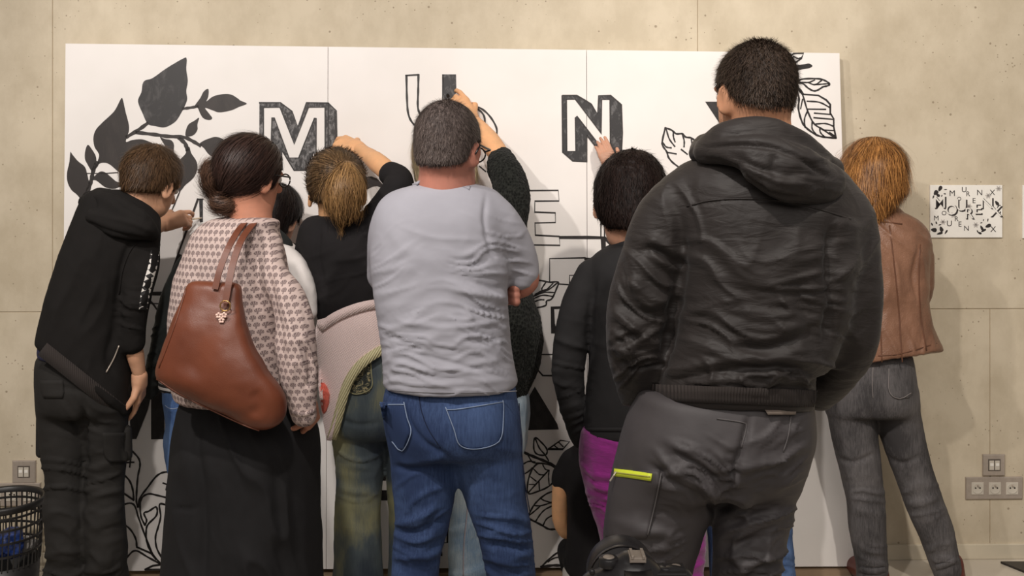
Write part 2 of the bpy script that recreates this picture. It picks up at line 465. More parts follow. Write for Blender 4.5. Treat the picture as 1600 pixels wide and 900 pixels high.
def strands(D, L, h, N, count, flow, steps, seg, width, lift=.2, mask=None, seed=0, jit=.25, V0=None, taper=True, curl=0.0, V_src=None, N_src=None, grav=0.0):
    rg = np.random.default_rng(seed)
    V, Nn = V_src, N_src
    if mask is not None:
        m = mask(V); V = V[m]; Nn = Nn[m]
    if len(V) == 0: return None
    i = rg.integers(0, len(V), count); P = V[i]+rg.normal(0, h*.5, (count, 3)); P = P-grad(D, L, h, P)*sample(D, L, h, P)[:, None]*.9
    tone = rg.random(count); sg = seg*rg.uniform(.6, 1.25, count)[:, None]; pts = [P]; sides = []
    jv = rg.normal(0, jit, (count, 3)); ph = rg.uniform(0, 6.28, count)
    for s_ in range(steps):
        g = grad(D, L, h, P); f = flow(P); f = f-(f*g).sum(1, keepdims=True)*g
        f /= np.linalg.norm(f, axis=1, keepdims=True)+1e-9
        sd = np.cross(f, g)
        dr = f+g*lift+jv+sd*(curl*np.sin(ph+s_*1.1))[:, None]; dr[:, 2] -= grav*s_/steps
        dr /= np.linalg.norm(dr, axis=1, keepdims=True)+1e-9
        sides.append(sd); P = P+dr*sg
        dd = sample(D, L, h, P); P = P-g*np.minimum(dd-.0005, 0)[:, None]
        if lift <= 0: P = P-g*np.clip(dd-.004, 0, .01)[:, None]*.6
        pts.append(P)
    sides.append(sides[-1]); VV = []; n = steps+1
    for s_ in range(n):
        w_ = width*(1-(s_/(n-.2))*(.85 if taper else 0))
        VV.append(np.stack([pts[s_]-sides[s_]*w_/2, pts[s_]+sides[s_]*w_/2], 1))
    VV = np.stack(VV, 1).reshape(-1, 3)          # count, n, 2
    base = (np.arange(count)*n*2)[:, None]; st = (np.arange(steps)*2)[None, :]
    b = (base+st).ravel(); Q = np.stack([b, b+1, b+3, b+2], 1)
    return VV, Q, np.repeat(tone, n*2)
def hair(name, prims, h, mat, parent, sets, spec=(), seed=0, smooth=2):
    D, L, h = volume(prims, h); V, Q = nets(D, L, h, smooth); N = normals(V, Q)
    if spec: V = V+N*folds(V, N, spec, seed)[:, None]
    VV, QQ, TT = [V], [Q], [np.full(len(V), .25)]; off = len(V)
    for q, s_ in enumerate(sets):
        r = strands(D, L, h, None, V_src=V, N_src=N, seed=seed+q, **s_)
        if r is None: continue
        v, f, t = r; VV.append(v); QQ.append(f+off); TT.append(t); off += len(v)
    V = np.concatenate(VV); Q = np.concatenate(QQ); me = mesh_from(V, Q, name)
    at = me.attributes.new('tone', 'FLOAT', 'POINT'); at.data.foreach_set('value', np.concatenate(TT).astype(np.float32))
    o = link(name, me, mat, parent, True); r = Mesh(); r.o, r.V, r.Q, r._b = o, VV[0], QQ[0], None; return r

# ------------------------------------------------------------------ people
def rotm(yaw, pitch, roll):
    """head axes: +Y face, +X own right, +Z up. yaw>0 turns the face to the picture's right, pitch>0 looks down, roll>0 leans the crown right"""
    y, p, r = (math.radians(a) for a in (yaw, pitch, roll))
    M = Matrix.Rotation(-y, 3, 'Z') @ Matrix.Rotation(r, 3, 'Y') @ Matrix.Rotation(-p, 3, 'X')
    return np.array(M)
class Person:
    def __init__(s, d, base_px, label, height=1.7):
        s.d = d; s.E = empty('person', tuple(unp(base_px, HZ+CH*F/d, d)*np.array([1, 1, 0])), label, 'person')
        s.skinp = []; s.under = []; s.fine = []
    def w(s, px, py, dd=0.): return unp(px, py, s.d+dd)
    def c(s, pts, **kw):
        """chain from (px,py,dd,r_px)"""
        return chain([(*s.w(p[0], p[1], p[2]), p[3]*(s.d+p[2])/F) for p in pts], **kw)
    def st(s, rows, **kw):
        """stack from (py, xL, xR, dd, halfdepth_m[, n])"""
        R_ = []
        for r in rows:
            y = s.d+r[3]; R_.append((CH-(r[0]-HZ)*(y-.75*r[4])/F, ((r[1]+r[2])/2-800)*y/F, (r[2]-r[1])/2*y/F*(1-.03), y, r[4], r[5] if len(r) > 5 else 2.3))
        return stack(R_, **kw)
    def cut(s, p1, p2, dd=-.13, k=.008):
        """plane along the sight line through two picture points; removes what lies below it"""
        a, b = s.w(*p1, dd), s.w(*p2, dd); v = (a+b)/2-np.array((0, 0, CH)); n = np.cross(b-a, v); n = n*(-1 if n[2] > 0 else 1)
        return halfspace(n, a, (a-2, a+2), k)
    def head(s, cx, cy, dd, hw, yaw=0, pitch=0, roll=0, neck=None, nr=None, tall=1.0):
        """hw: half width of the skull in px; neck: (px,py,dd) of the neck base"""
        y = s.d+dd; sc_ = hw*y/F/.077; c = s.w(cx, cy, dd); R = rotm(yaw, pitch, roll); s.R, s.hc, s.hs = R, c, sc_
        T = lambda p: c+R @ (np.array(p)*sc_)
        s.T = T; e = lambda p, r, k=.02, op='+': ell(T(p), np.array(r)*sc_*np.array([1, 1, tall]), R, k, op)
        ch = lambda P, k=.01: chain([(*T(p[:3]), p[3]*sc_) for p in P], k=k, smooth=False)
        s.cr = lambda g: ell(T((0, -.012, .0)), (np.array((.077, .097, .086*tall))*sc_+g), R, .01)
        H = [e((0, -.012, 0), (.077, .097, .086)), e((0, .032, -.06), (.060, .062, .075)), e((0, .035, -.105), (.046, .046, .034), .03),
             ch([(0, .088, -.02, .009), (0, .112, -.058, .013)], .012), e((0, .078, -.01), (.052, .018, .013), .015),
             e((0, .086, -.088), (.024, .012, .007), .006), e((0, .085, -.099), (.021, .012, .007), .004),
             e((.031, .094, -.028), (.015, .012, .010), .01, '-'), e((-.031, .094, -.028), (.015, .012, .010), .01, '-')]
        for sx in (-1, 1):
            Re = R @ np.array(Matrix.Rotation(-sx*.45, 3, 'Z'))
            H.append(ell(T((sx*.081, .002, -.045)), np.array((.009, .019, .033))*sc_, Re, .008))
            H.append(ell(T((sx*.0895, .006, -.043)), np.array((.005, .011, .020))*sc_, Re, .006, '-'))
        nb = T((0, -.03, -.16)) if neck is None else s.w(*neck)
        r = (nr*y/F) if nr else .055*sc_; s.nr = r
        n0 = T((0, -.025, -.04))
        H.append(chain([(*n0, r*.95), (*((n0+nb)/2), r*.92), (*nb, r*1.12)], k=.03))
        s.headp = H; s.skinp += H
        s.headbox = (np.minimum(T((0, 0, 0)), nb)-.17, np.maximum(T((0, 0, 0)), nb)+.17)
        for sx in (-1, 1):
            p = T((sx*.031, .083, -.028)); m = MB()
            m.lathe([(0.0001, -.011*sc_)]+[(math.sin(a)*.011*sc_, -math.cos(a)*.011*sc_) for a in np.linspace(.3, 2.84, 7)]+[(.0001, .011*sc_)], p, 12)
            m.obj('eye', M_EYE, s.E, True)
        return H
    def hand(s, wrist, fdir, pdir, scale=1.0, curl=(.5, .6, .6, .65, .7), thumb=.5, spread=.12, left=False, wr=.027):
        """wrist world point, finger direction, palm-facing direction"""
        f = Vector(fdir).normalized(); n = Vector(pdir); n = (n-f*n.dot(f)).normalized(); t = f.cross(n)*(1 if left else -1)
        W0 = Vector(wrist); k = scale; P = []
        P.append(chain([(*W0, wr*k), (*(W0+f*.03*k), .026*k)], k=.012, flat=1))
        for i, a in enumerate((-.025, -.008, .009, .025)):
            b = W0+f*.015*k+t*(-a*.7)*k; e = W0+f*.085*k+t*(-a)*k
            P.append(chain([(*b, .016*k), (*e, .0125*k)], k=.012))
        lens = ((.042, .026, .02), (.046, .030, .021), (.042, .027, .02), (.033, .02, .018))
        for i, a in enumerate((-.027, -.009, .009, .026)):
            base = W0+f*.085*k+t*(-a)*k*1.0; ang = 0; q = base; pts = [(*q, .0095*k)]
            dirn = (f+t*(-a)*spread*40*.25).normalized(); c_ = curl[i+1]
            for j, l in enumerate(lens[i]):
                ang += c_*(1.0 if j else .8)
                dv = dirn*math.cos(ang)+n*math.sin(ang); q = q+dv*l*k
                pts.append((*q, (.0088, .0080, .0070)[j]*k*(.92 if i == 3 else 1)))
            P.append(chain(pts, k=.004, smooth=False))
        b = W0+f*.025*k+t*.02*k; th = [(*b, .015*k)]
        d1 = (f*.75+t*.75+n*.35*thumb).normalized(); q = b+d1*.042*k; th.append((*q, .0115*k))
        d2 = (f*(.9-.5*thumb)+t*(.35-.3*thumb)+n*(.3+.9*thumb)).normalized(); q = q+d2*.032*k; th.append((*q, .0098*k))
        d3 = (d2+n*.5*thumb-t*.3*thumb).normalized(); q = q+d3*.025*k; th.append((*q, .0082*k))
        P.append(chain(th, k=.006, smooth=False))
        s.fine.append(P); return P
    def finish(s, mat, h=.014, fineh=.0033):
        """one body: the trunk under the clothes, head and hands meshed finer, all one mesh"""
        VV, QQ, off = [], [], 0
        def put(V, Q):
            nonlocal off
            VV.append(V); QQ.append(Q+off); off += len(V)
        und = [p.grown(-.03) if p.op == '+' else p for p in s.under]
        if und:
            D, L, hh = volume(und+[p for p in s.skinp if p not in s.headp], h); V, Q = nets(D, L, hh, 2); put(V, Q)
        if s.headp:
            D, L, hh = volume(s.headp, .0045); V, Q = nets(D, L, hh, 1); put(V, Q)
        for P in s.fine:
            D, L, hh = volume(P, fineh); V, Q = nets(D, L, hh, 1); put(V, Q)
        return link('body', mesh_from(np.concatenate(VV), np.concatenate(QQ), 'body'), mat, s.E, True)
    def shoe(s, px, dd, mat, yaw=0, L_=.27, name='shoe', z=0.0):
        y = s.d+dd; x = (px-800)*y/F; c_, s_ = math.cos(math.radians(yaw)), math.sin(math.radians(yaw))
        q = lambda a, b, zz: (x+a*c_+b*s_, y+b*c_-a*s_, zz+z)
        pr = [chain([(*q(0, -.04, .05), .042), (*q(0, .06, .045), .042), (*q(0, L_-.09, .032), .036)], k=.02),
              chain([(*q(0, -.02, .1), .045), (*q(0, -.015, .05), .045)], k=.03),
              halfspace((0, 0, -1), (0, 0, .002+z), ((x-.2, y-.2, 0), (x+.2, y+.4, .2)))]
        g = garment(name, pr, .008, mat, s.E, smooth=1)
        return g
# ================================================================== the room
WY, WS = 3.94, 0.0245                     # wall plane y = WY + WS*x (turned 1.4 degrees)
def wall_pt(px, py, out=0.0):
    dx, dz = (px-800)/F, -(py-HZ)/F; y = (WY-out)/(1-WS*dx); return np.array([dx*y, y, CH+dz*y])
WR = Matrix.Translation((0, WY, 0)) @ Matrix.Rotation(math.atan(WS), 4, 'Z')   # wall frame: x along, y into the wall
def wl(px, py):
    p = WR.inverted() @ Vector(wall_pt(px, py)); return p.x, p.z
def concrete():
    t = NT('board_marked_concrete')
    big = t.noise(1.1, 5, .6); mid = t.noise(6, 6, .65, t.mapping((1, 1, .7))); fine = t.noise(90, 4, .6)
    c = t.ramp(big, [(.35, srgb(190, 177, 153)), (.65, srgb(210, 197, 173))])
    c = t.mix(.35, c, t.ramp(mid, [(.35, srgb(172, 158, 134)), (.6, srgb(216, 204, 182))]))
    v = t.n('TexVoronoi', {'Vector': t.co.outputs['Object'], 'Scale': 16.0}, feature='F1')
    pr = t.math('LESS_THAN', v.outputs['Distance'], t.math('MULTIPLY', t.noise(5, 2), .13))
    v2 = t.n('TexVoronoi', {'Vector': t.co.outputs['Object'], 'Scale': 45.0}, feature='F1')
    pr2 = t.math('LESS_THAN', v2.outputs['Distance'], t.math('MULTIPLY', t.math('SUBTRACT', t.noise(7, 2), .38), .5))
    pore = t.math('MAXIMUM', pr, pr2)
    c = t.mix(t.math('MULTIPLY', pore, .6), c, srgb(118, 100, 78))
    t.set(color=c, rough=.72, spec=.35)
    t.bump(t.math('SUBTRACT', t.math('MULTIPLY', fine, .25), t.math('MULTIPLY', pore, .8)), .35, .003)
    return t.m
M_CONC = concrete(); M_JOINT = plain('joint_shadow_gap', srgb(176, 160, 134), .9)
M_BASE = plain('skirting', srgb(205, 194, 172), .55, var=.06, vs=8)
wall = MB(); wall.box(-4.2, 4.2, .0035, .22, 0, 3.5, M=WR); wall = wall.obj('wall_back', M_JOINT); wall['kind'] = 'structure'
def wall_slab(x0, x1, z0, z1):
    g = .0012; m = MB(); m.box(x0+g, x1-g, 0, .012, z0+g, z1-g, bev=.0012, M=WR); m.obj('concrete_panel', M_CONC, wall)
zj = 1.5-215/406
xa = wl(82, 200)[0]; xb = wl(1090, 40)[0]; xc = wl(1547, 600)[0]
for a, b in ((-4.2, xa), (xa, xb), (xb, 4.2)): wall_slab(a, b, zj, 3.5)
for a, b in ((-4.2, xc-4.94), (xc-4.94, xc-2.47), (xc-2.47, xc), (xc, 4.2)): wall_slab(a, b, 0, zj)
t = NT('pale_stone_floor'); n = t.noise(1.6, 6, .6)
t.set(color=t.ramp(n, [(.35, srgb(188, 178, 162)), (.65, srgb(206, 197, 182))]), rough=.28, spec=.5).bump(t.noise(60, 3), .05, .001)
fl = MB(); fl.box(-4.5, 4.5, -2.5, 4.2, -.1, 0); fl = fl.obj('floor', t.m); fl['kind'] = 'structure'
b = MB(); b.box(-4.2, 4.2, -.012, 0, 0, .058, bev=.002, M=WR); b = b.obj('baseboard_back', M_BASE); b['kind'] = 'structure'

# ------------------------------------------------------------------ mural panels, leaning on the wall
PY, PL = 3.785, .052                      # y = PY + WS*x + PL*z
def mp(px, py, out=.0):
    dx, dz = (px-800)/F, -(py-HZ)/F
    y = (PY-out+PL*CH)/(1-WS*dx-PL*dz); return np.array([dx*y, y, CH+dz*y])
def board():
    t = NT('white_board'); t.set(color=t.ramp(t.noise(3, 3), [(.3, srgb(232, 227, 222)), (.7, srgb(240, 235, 231))]), rough=.5, spec=.35); return t.m
M_BOARD = board(); M_EDGE = plain('board_edge', srgb(205, 198, 190), .8)
def ink(name, lo, hi, sc_, a=.42, b=.62, rough=.5):
    t = NT(name); t.set(color=t.ramp(t.noise(sc_, 5, .7, t.mapping((1, 1, .6)), .6), [(a, lo), (b, hi)]), rough=rough, spec=.4); return t.m
M_INK = ink('black_marker', srgb(30, 26, 25), srgb(46, 41, 40), 30)
M_BRUSH = ink('black_paint_flat', srgb(50, 45, 43), srgb(60, 54, 51), 9)
M_SCRIB = ink('marker_scribble', srgb(42, 40, 41), srgb(118, 116, 116), 55, .50, .78)
M_SCR2 = ink('marker_scribble_pale', srgb(44, 41, 41), srgb(150, 147, 146), 75, .46, .74)
M_WOOD = plain('wooden_batten', srgb(150, 128, 104), .6, var=.12, vs=12)
seams = [(102, 68, 95, 893), (512.5, 73, 509.5, 889), (916.5, 78, 918.5, 886.5), (1312, 83, 1335, 885)]
labels = ['left white mural panel with painted black leaves and part of an M', 'middle white mural panel showing a U and an outlined E', 'right white mural panel with N and outlined leaves by its edge']
PAN = []
for i in range(3):
    a, b = seams[i], seams[i+1]; g = .4
    Fq = [mp(a[0]+g, a[1]), mp(b[0]-g, b[1]), mp(b[2]-g, b[3]), mp(a[2]+g, a[3])]
    nrm = np.array([0, .02, -.001]); Bq = [p+nrm for p in Fq]
    m = MB().add(Fq+Bq, [(3, 2, 1, 0), (4, 5, 6, 7), (0, 1, 5, 4), (1, 2, 6, 5), (2, 3, 7, 6), (3, 0, 4, 7)])
    o = m.obj('mural_panel', M_BOARD); tag(o, labels[i], 'mural panel', 'white mural panels leaning on the wall'); PAN.append(o)
m = MB(); m.box(-1.69, 1.31, -.16, -.10, 0, .022, M=WR); q = m.obj('wooden_batten', M_WOOD)
tag(q, 'low wooden batten on the floor under the three mural panels', 'batten')
# prints: polygons and marker lines, all lying on the panels
def tess(loops):
    P = [[Vector((x, y, 0)) for x, y in l] for l in loops]; F_ = tessellate_polygon(P)
    return [p for l in loops for p in l], F_
class Ink:
    def __init__(s, lift=.0012): s.V = []; s.Q = []; s.l = lift; s.cuts = []
    def _put(s, pts, faces, fn=None):
        o = len(s.V); s.cuts.append((o, len(s.Q))); s.V += [tuple(mp(x, y, s.l)) for x, y in pts]
        for f in faces:
            a, b, c = (pts[f[i]] for i in (0, 1, 2))
            cr = (b[0]-a[0])*(c[1]-a[1])-(b[1]-a[1])*(c[0]-a[0])
            s.Q.append(tuple(i+o for i in (f if cr < 0 else f[::-1])))
    def poly(s, pts, smooth=False, holes=()):
        if smooth: pts = [tuple(p) for p in catmull(pts, 5, True)]
        P, F_ = tess([pts, *holes]); s._put(P, F_); return s
    def line(s, pts, w_=2.8, smooth=True, closed=False):
        P = catmull(pts, 6, closed) if (smooth and len(pts) > 2) else np.array(pts, float)
        if closed: P = np.vstack([P, P[:1]])
        T = np.gradient(P, axis=0); T /= np.linalg.norm(T, axis=1, keepdims=True)+1e-9
        wv = w_*(1+.14*np.sin(np.arange(len(P))*1.3+P[0, 0])); O = np.stack([-T[:, 1], T[:, 0]], 1)*wv[:, None]/2
        if not closed: P[0] -= T[0]*w_*.3; P[-1] += T[-1]*w_*.3
        pts2 = [tuple(v) for v in np.vstack([P+O, P-O])]; n = len(P)
        s._put(pts2, [(i, i+1, n+i+1, n+i) for i in range(n-1)]); return s
    def obj(s, name, mat, par): return link(name, mesh_from(s.V, s.Q, name), mat, par)
    def each(s, name, mat, par):
        c = s.cuts+[(len(s.V), len(s.Q))]
        for (v0, q0), (v1, q1) in zip(c[:-1], c[1:]): link(name, mesh_from(s.V[v0:v1], [tuple(i-v0 for i in f) for f in s.Q[q0:q1]], name), mat, par)
L_, C_, R_ = PAN
def leaf(par, pts, mat=None, sm=True): return Ink().poly(pts, sm).obj('painted_leaf', mat or M_BRUSH, par)
leaf(L_, [(291.6, 92), (291, 108), (293.3, 126), (291, 142), (292.4, 154.7), (288, 167), (282.7, 177), (273.8, 190), (257.8, 198.8), (243, 197), (231, 193.5), (222.7, 177), (215.6, 158.2), (220.9, 144), (222.7, 131.6), (227, 125.5), (238.7, 121.8), (260, 106.7), (286, 91.5)], ink('leaf_brushed', srgb(52, 50, 50), srgb(92, 89, 88), 22, .5, .8))
leaf(L_, [(190.7, 153), (193, 160), (196, 174), (201, 193.8), (201.3, 204.4), (199, 212), (196.9, 221.7), (206.7, 218.7), (222.7, 217.8), (238.7, 224), (251, 231), (264, 240), (268, 262), (250, 292), (225, 296), (203, 284), (194.6, 276.4), (183.9, 267.6), (171.4, 257), (162.6, 254.2), (154, 256.5), (147, 265.5), (145, 267), (151.9, 253.3), (154.8, 243), (152.5, 237), (147.5, 229), (145.9, 215), (149.8, 202.7), (160.4, 191), (178.2, 174), (187.5, 157)])
leaf(L_, [(312, 225), (318, 220), (325, 217), (336, 213.9), (346.7, 216.4), (358, 225), (356, 240), (340, 248), (332, 245), (325, 240), (319, 232)])
leaf(L_, [(289.8, 212), (290.7, 202.7), (295, 194), (304, 188.4), (311, 184), (308.4, 194), (308.4, 202.7), (303, 210.5), (295, 213.3)])
leaf(L_, [(304, 166), (312.9, 153), (318.2, 143), (325.5, 139), (325.3, 151), (322.5, 158.4), (332.4, 151), (346.7, 147.2), (360.9, 147.6), (371.6, 153.8), (375.5, 157), (385.5, 162), (373.3, 167), (360.9, 172.4), (343, 175.5), (332.4, 172.4), (320.5, 168.6), (327, 177.8), (331.5, 184.5), (327, 187.6), (318, 184.9), (312.9, 177.8), (309, 168.9)])
leaf(L_, [(250, 214), (257, 217), (266.7, 218.7), (271.6, 225), (271.6, 235.6), (273, 243.4), (268, 242), (261, 233), (256, 225)])
leaf(L_, [(291.6, 230), (296, 230), (298.7, 239), (306.7, 251.6), (308.4, 264), (302, 278), (289.8, 289), (280, 299), (268, 292), (270, 265), (279, 251.6), (289.8, 240)])
leaf(L_, [(110, 237.7), (112.8, 241), (121.7, 251.6), (132.3, 260.4), (136, 271), (138.6, 281.8), (141, 285), (141, 291), (135, 299.6), (133, 313.8), (131, 330), (127, 322), (125, 311), (120, 304), (111, 296), (105.3, 283.6), (104.8, 269.3), (108.3, 253.3)])
leaf(L_, [(137.3, 226.3), (143.9, 233.8), (149.8, 244.4), (150, 255), (146.6, 262), (144, 268), (142, 266), (136.8, 257), (132.7, 248), (133.2, 235.6)])
leaf(L_, [(143, 281), (150, 273), (157, 268), (164.3, 269.3), (173.2, 276.4), (182, 283.6), (192.8, 287), (185.7, 292.4), (176.8, 295), (164.3, 292.4), (153.7, 284.4), (149, 281.6)])
leaf(L_, [(133, 322), (138, 305), (148, 295), (160, 293.5), (172, 300), (172, 325), (150, 332)])
k = Ink(); k.line([(230, 193), (216, 203), (198, 214)], 5.5); k.line([(213, 207), (240, 210), (262, 213), (287, 214.5), (300, 220), (313, 227.5)], 5.4)
k.line([(280, 216), (289, 224), (292.5, 234)], 6); k.line([(285.5, 169.8), (297, 168.3), (309, 166.2)], 4.2); k.line([(136, 302), (140.5, 289), (143.5, 277), (146, 266), (152, 254)], 6)
k.line([(281, 299), (274, 316), (267.6, 331)], 2.2); k.line([(135.5, 271), (146, 271), (165, 271), (184, 269.5)], 1.6, False)
k.line([(309.3, 311), (293, 356), (279, 395), (265.8, 432.4)], 3.2, False); k.line([(281, 399), (262, 454)], 6, False); k.line([(232, 458.7), (262, 458.7)], 6, False)
k.line([(309, 265.5), (314, 265.5)], 2); k.line([(309, 269), (314, 269)], 2)
k.line([(240, 460), (258, 460)], 1.6, False); k.line([(232, 474), (262, 475)], 1.6, False); k.line([(234, 470), (240, 476), (246, 485), (262, 486.5)], 3, False)
k.line([(309, 311.3), (317.5, 311.3)], 2, False)
k.obj('painted_stem', M_BRUSH, L_)
Ink().poly([(311, 311), (317, 311), (317, 347), (312, 347.5)]).obj('painted_letter', M_SCRIB, L_)
Ink().poly([(236, 556), (240, 600), (231, 640), (213, 686), (205, 686), (203, 660), (206, 610)]).poly([(236, 610), (257, 610), (257, 686), (236, 686.5)]).each('painted_letter', M_INK, L_)
k = Ink()
for s_ in ([(206.9, 705), (216.7, 716.7), (218.6, 727.7), (215.5, 743.6), (213.7, 763), (213, 782.7), (215.5, 792.5)], [(215.5, 792.5), (219, 777.8), (231.3, 760.7), (243.6, 744.8), (254.6, 738.2), (268, 737.2)],
           [(186, 737), (192.2, 741), (202, 750.9), (207.4, 765.6), (208.9, 781.5)], [(188, 768), (194.7, 771.7), (208.9, 781.5)], [(188, 789), (208, 787.6), (216.7, 809.6), (226.5, 836.5), (238.7, 865.8), (249.7, 879.3)],
           [(226.5, 820.6), (220.3, 807), (219, 787.6), (222.8, 776.6), (232.6, 771.7), (246, 774), (264, 778.6)], [(226.5, 820.6), (229, 813), (225, 802), (232.6, 798.6), (242.3, 792.5), (245.5, 795), (244, 806), (231.3, 819.4), (228.4, 829), (229, 844), (232.6, 856), (240, 869)],
           [(266, 791.5), (249.7, 787.6), (251, 807), (247, 824), (243, 839), (244.8, 856), (253.3, 873)], [(188, 815), (203, 826.7), (211.8, 841.4), (213.7, 854.8)], [(213.7, 854.8), (236.2, 864.6), (244, 874)],
           [(189, 884), (199.6, 869.5), (211.8, 860.4), (231.3, 870.7), (250, 881)], [(226.5, 890), (238.7, 884), (256, 881.7)], [(226.5, 890), (256, 890)]):
    k.line(s_, 2.9, len(s_) > 3)
for a, b in (((197, 722.8), (209.3, 722.3)), ((204, 716.7), (202.5, 730)), ((254.6, 754.6), (264.3, 758.2)), ((262.6, 749.7), (259.5, 765.6))): k.line([a, b], 2.6)
k.obj('outlined_plant', M_INK, L_)
# letter M, over the seam of the first two panels
Mo = [(405.3, 160.4), (438.2, 160.4), (456, 173.8), (465.8, 197.8), (479, 160.4), (512.9, 161), (525.3, 172.9), (526.6, 237.8), (515, 262), (492.4, 253.8), (489.8, 236.9), (477.3, 266.2), (459.6, 266.2), (440.9, 236), (440.9, 265.3), (415, 262), (405, 250)]
Mi = [(411.6, 167.6), (437.3, 167.6), (459.6, 225.3), (481.8, 167.6), (507.9, 167.6), (507.9, 244.9), (493.9, 247.6), (493.9, 184.4), (491.5, 184.4), (466.7, 246.7), (451.6, 246.7), (428.4, 183.6), (424.9, 183.6), (424, 216.4), (424, 255), (411.6, 255)]
Mq = Ink().poly(Mo, False, [Mi]).obj('painted_letter', M_SCR2, L_)
k = Ink(.0020); k.line(Mo[:15], 2.3, False); k.line(Mi, 1.8, False, True); k.line([(513, 161), (512.5, 240)], 2.4, False); k.line([(523, 174), (524.5, 236)], 1.5, False); k.obj('letter_outline', M_INK, Mq)
Ink().poly([(441, 374), (463, 381), (463, 391), (441, 383)]).obj('painted_letter', M_BRUSH, L_)
# middle panel
k = Ink(); k.line([(635, 118), (635.8, 153.4), (638, 177.8), (645, 192.5), (658, 203)], 3.2); k.line([(634, 118), (654, 116.7)], 2.6, False); k.line([(653.8, 116.7), (653.3, 143.6), (652.8, 165.6), (656, 178), (664, 188.5)], 3.2)
k.line([(692, 117), (692, 168)], 2.2, False)
k.line([(733, 165.6), (746.7, 170.5), (756.5, 182), (757.7, 201)], 3); k.line([(733, 165), (751.6, 169.5), (766.3, 183), (776, 201), (774.8, 216)], 3); k.line([(749, 259.7), (759, 268)], 2); k.each('outlined_letter', M_INK, C_)
Ink().poly([(691, 116.2), (712.5, 116.2), (713, 141), (708, 165), (694, 158)]).obj('painted_letter', M_SCRIB, C_)
Ink().poly([(568, 276.4), (580.4, 275.5), (589.3, 279), (597, 287), (602, 296), (590, 291), (582.2, 291.6), (571.6, 297), (567, 304), (560, 320), (552, 300)]).obj('painted_letter', M_BRUSH, C_)
k = Ink(); k.line([(812, 297.9), (818.7, 297.9), (872.3, 297.4), (873.4, 313.9), (835.8, 314.2), (835.5, 331.3), (867.7, 332.6), (868, 347.6), (836, 348.4), (836.5, 367.4), (873.9, 369.4), (875, 383.4), (815, 382.4)], 2.5, False)
k.line([(858.8, 440), (858.8, 404), (914.3, 402.8)], 2.2, False); k.line([(914.3, 404.4), (943, 406.2)], 4.4, False); k.line([(872, 443.6), (889.8, 444.8)], 2, False); k.line([(889.8, 444), (889.8, 430.2), (905, 430.2)], 2, False)
k.line([(938.9, 335), (938.9, 370)], 2, False); k.line([(944.8, 340), (944.6, 370)], 2.2, False)
k.line([(846, 553.8), (866, 553.8)], 2.2, False); k.line([(835, 572), (848, 586.8), (866, 587)], 2.6, False)
k.line([(700, 758), (711, 780)], 2.2, False); k.line([(715, 812), (700, 791), (699, 847.8), (680, 849)], 2.6, False); k.line([(690, 863), (690, 868)], 2.5, False); k.each('outlined_letter', M_INK, C_)
k = Ink(); k.poly([(873, 368.6), (918.2, 368.3), (946, 369.5), (963.5, 387.5), (960, 390.5), (946.5, 377), (946.8, 406), (940.4, 406), (938.6, 373.6), (918.2, 373.6), (873.9, 373.3)])
k.poly([(860.4, 479), (892, 478), (892, 521), (861, 521)], False, [[(866, 483), (887, 482), (887, 516), (870, 515), (867, 505)]])
k.poly([(835.6, 604), (871, 662.7), (873, 671), (815, 672.4), (815, 640), (831, 612)]); k.poly([(590, 730), (603, 730), (603, 751), (592, 751)]); k.poly([(590, 766), (612, 766), (612, 782), (590, 782)]); k.each('painted_letter', M_INK, C_)
k = Ink(); k.line([(838, 438.4), (844.4, 438.2), (858.7, 440.9), (872, 440.9), (869.3, 451.6), (862.2, 466.7), (854.2, 470.2), (852.4, 477.3), (838, 480.9), (828, 481)], 2.6)
for s_ in ([(853, 441), (847, 450), (847, 454.2)], [(864, 442.7), (855, 451.6), (847, 454.2), (836, 460)], [(872, 441), (858, 452), (842, 458), (834, 463)], [(865.8, 457), (849.8, 457), (836, 462)], [(863, 463), (848, 461.3), (835, 466)], [(850, 468.4), (843, 468.5), (834, 472)]): k.line(s_, 2.2)
k.obj('outlined_leaf', M_INK, C_)
k = Ink(); k.line([(836, 684), (834, 700), (838.7, 709.3), (852, 711), (854.7, 702.7), (846.7, 692)], 2.5, True, True); k.line([(836, 684), (842.7, 700), (851, 710), (857.3, 720)], 2.3)
k.line([(857.3, 701.3), (876, 688), (890, 690), (880, 701.3)], 2.3, False, True); k.line([(866, 696), (872, 701)], 2); k.line([(873, 691), (880, 698)], 2); k.line([(857, 701.6), (879, 702)], 3.4, False)
k.line([(818, 706), (824, 709.3), (840, 716), (857, 723), (871, 731)], 4.2); k.line([(824, 709), (832, 722), (845, 724)], 2.3); k.line([(816, 726), (826, 721), (836, 722)], 2.3); k.line([(815, 742), (824, 738), (832, 731)], 2.3)
k.line([(825.3, 770.7), (825.3, 750.7), (833.3, 730.7), (845.3, 724), (866.7, 730.7), (867.5, 748), (857.3, 760), (840, 768)], 2.6, True, True); k.line([(825.3, 770), (842.7, 750.7), (857.3, 734.7)], 2.3)
for a in ([(829, 745), (838, 752)], [(834, 733), (842, 741), (849, 742)], [(843, 766), (842, 752)], [(858, 757), (857, 744), (858, 735)], [(827, 757), (835, 757)], [(848, 726), (852, 733), (858, 735)]): k.line(a, 2)
k.obj('outlined_leaf', M_INK, C_)
k = Ink(); k.line([(824, 809.3), (832, 793), (840, 782.7), (853.3, 772), (866, 767)], 2.6); k.line([(824, 809.3), (845.3, 820), (857.3, 826.7), (868, 827)], 3.2)
for a in ([(834, 790), (846, 790), (862, 785)], [(844, 778), (850, 782), (860, 785), (866, 787)], [(826, 806), (836, 798), (845, 790)], [(837, 814.7), (844, 804), (852, 796), (864, 790)], [(848, 822), (854, 811), (864, 805)]): k.line(a, 2.3)
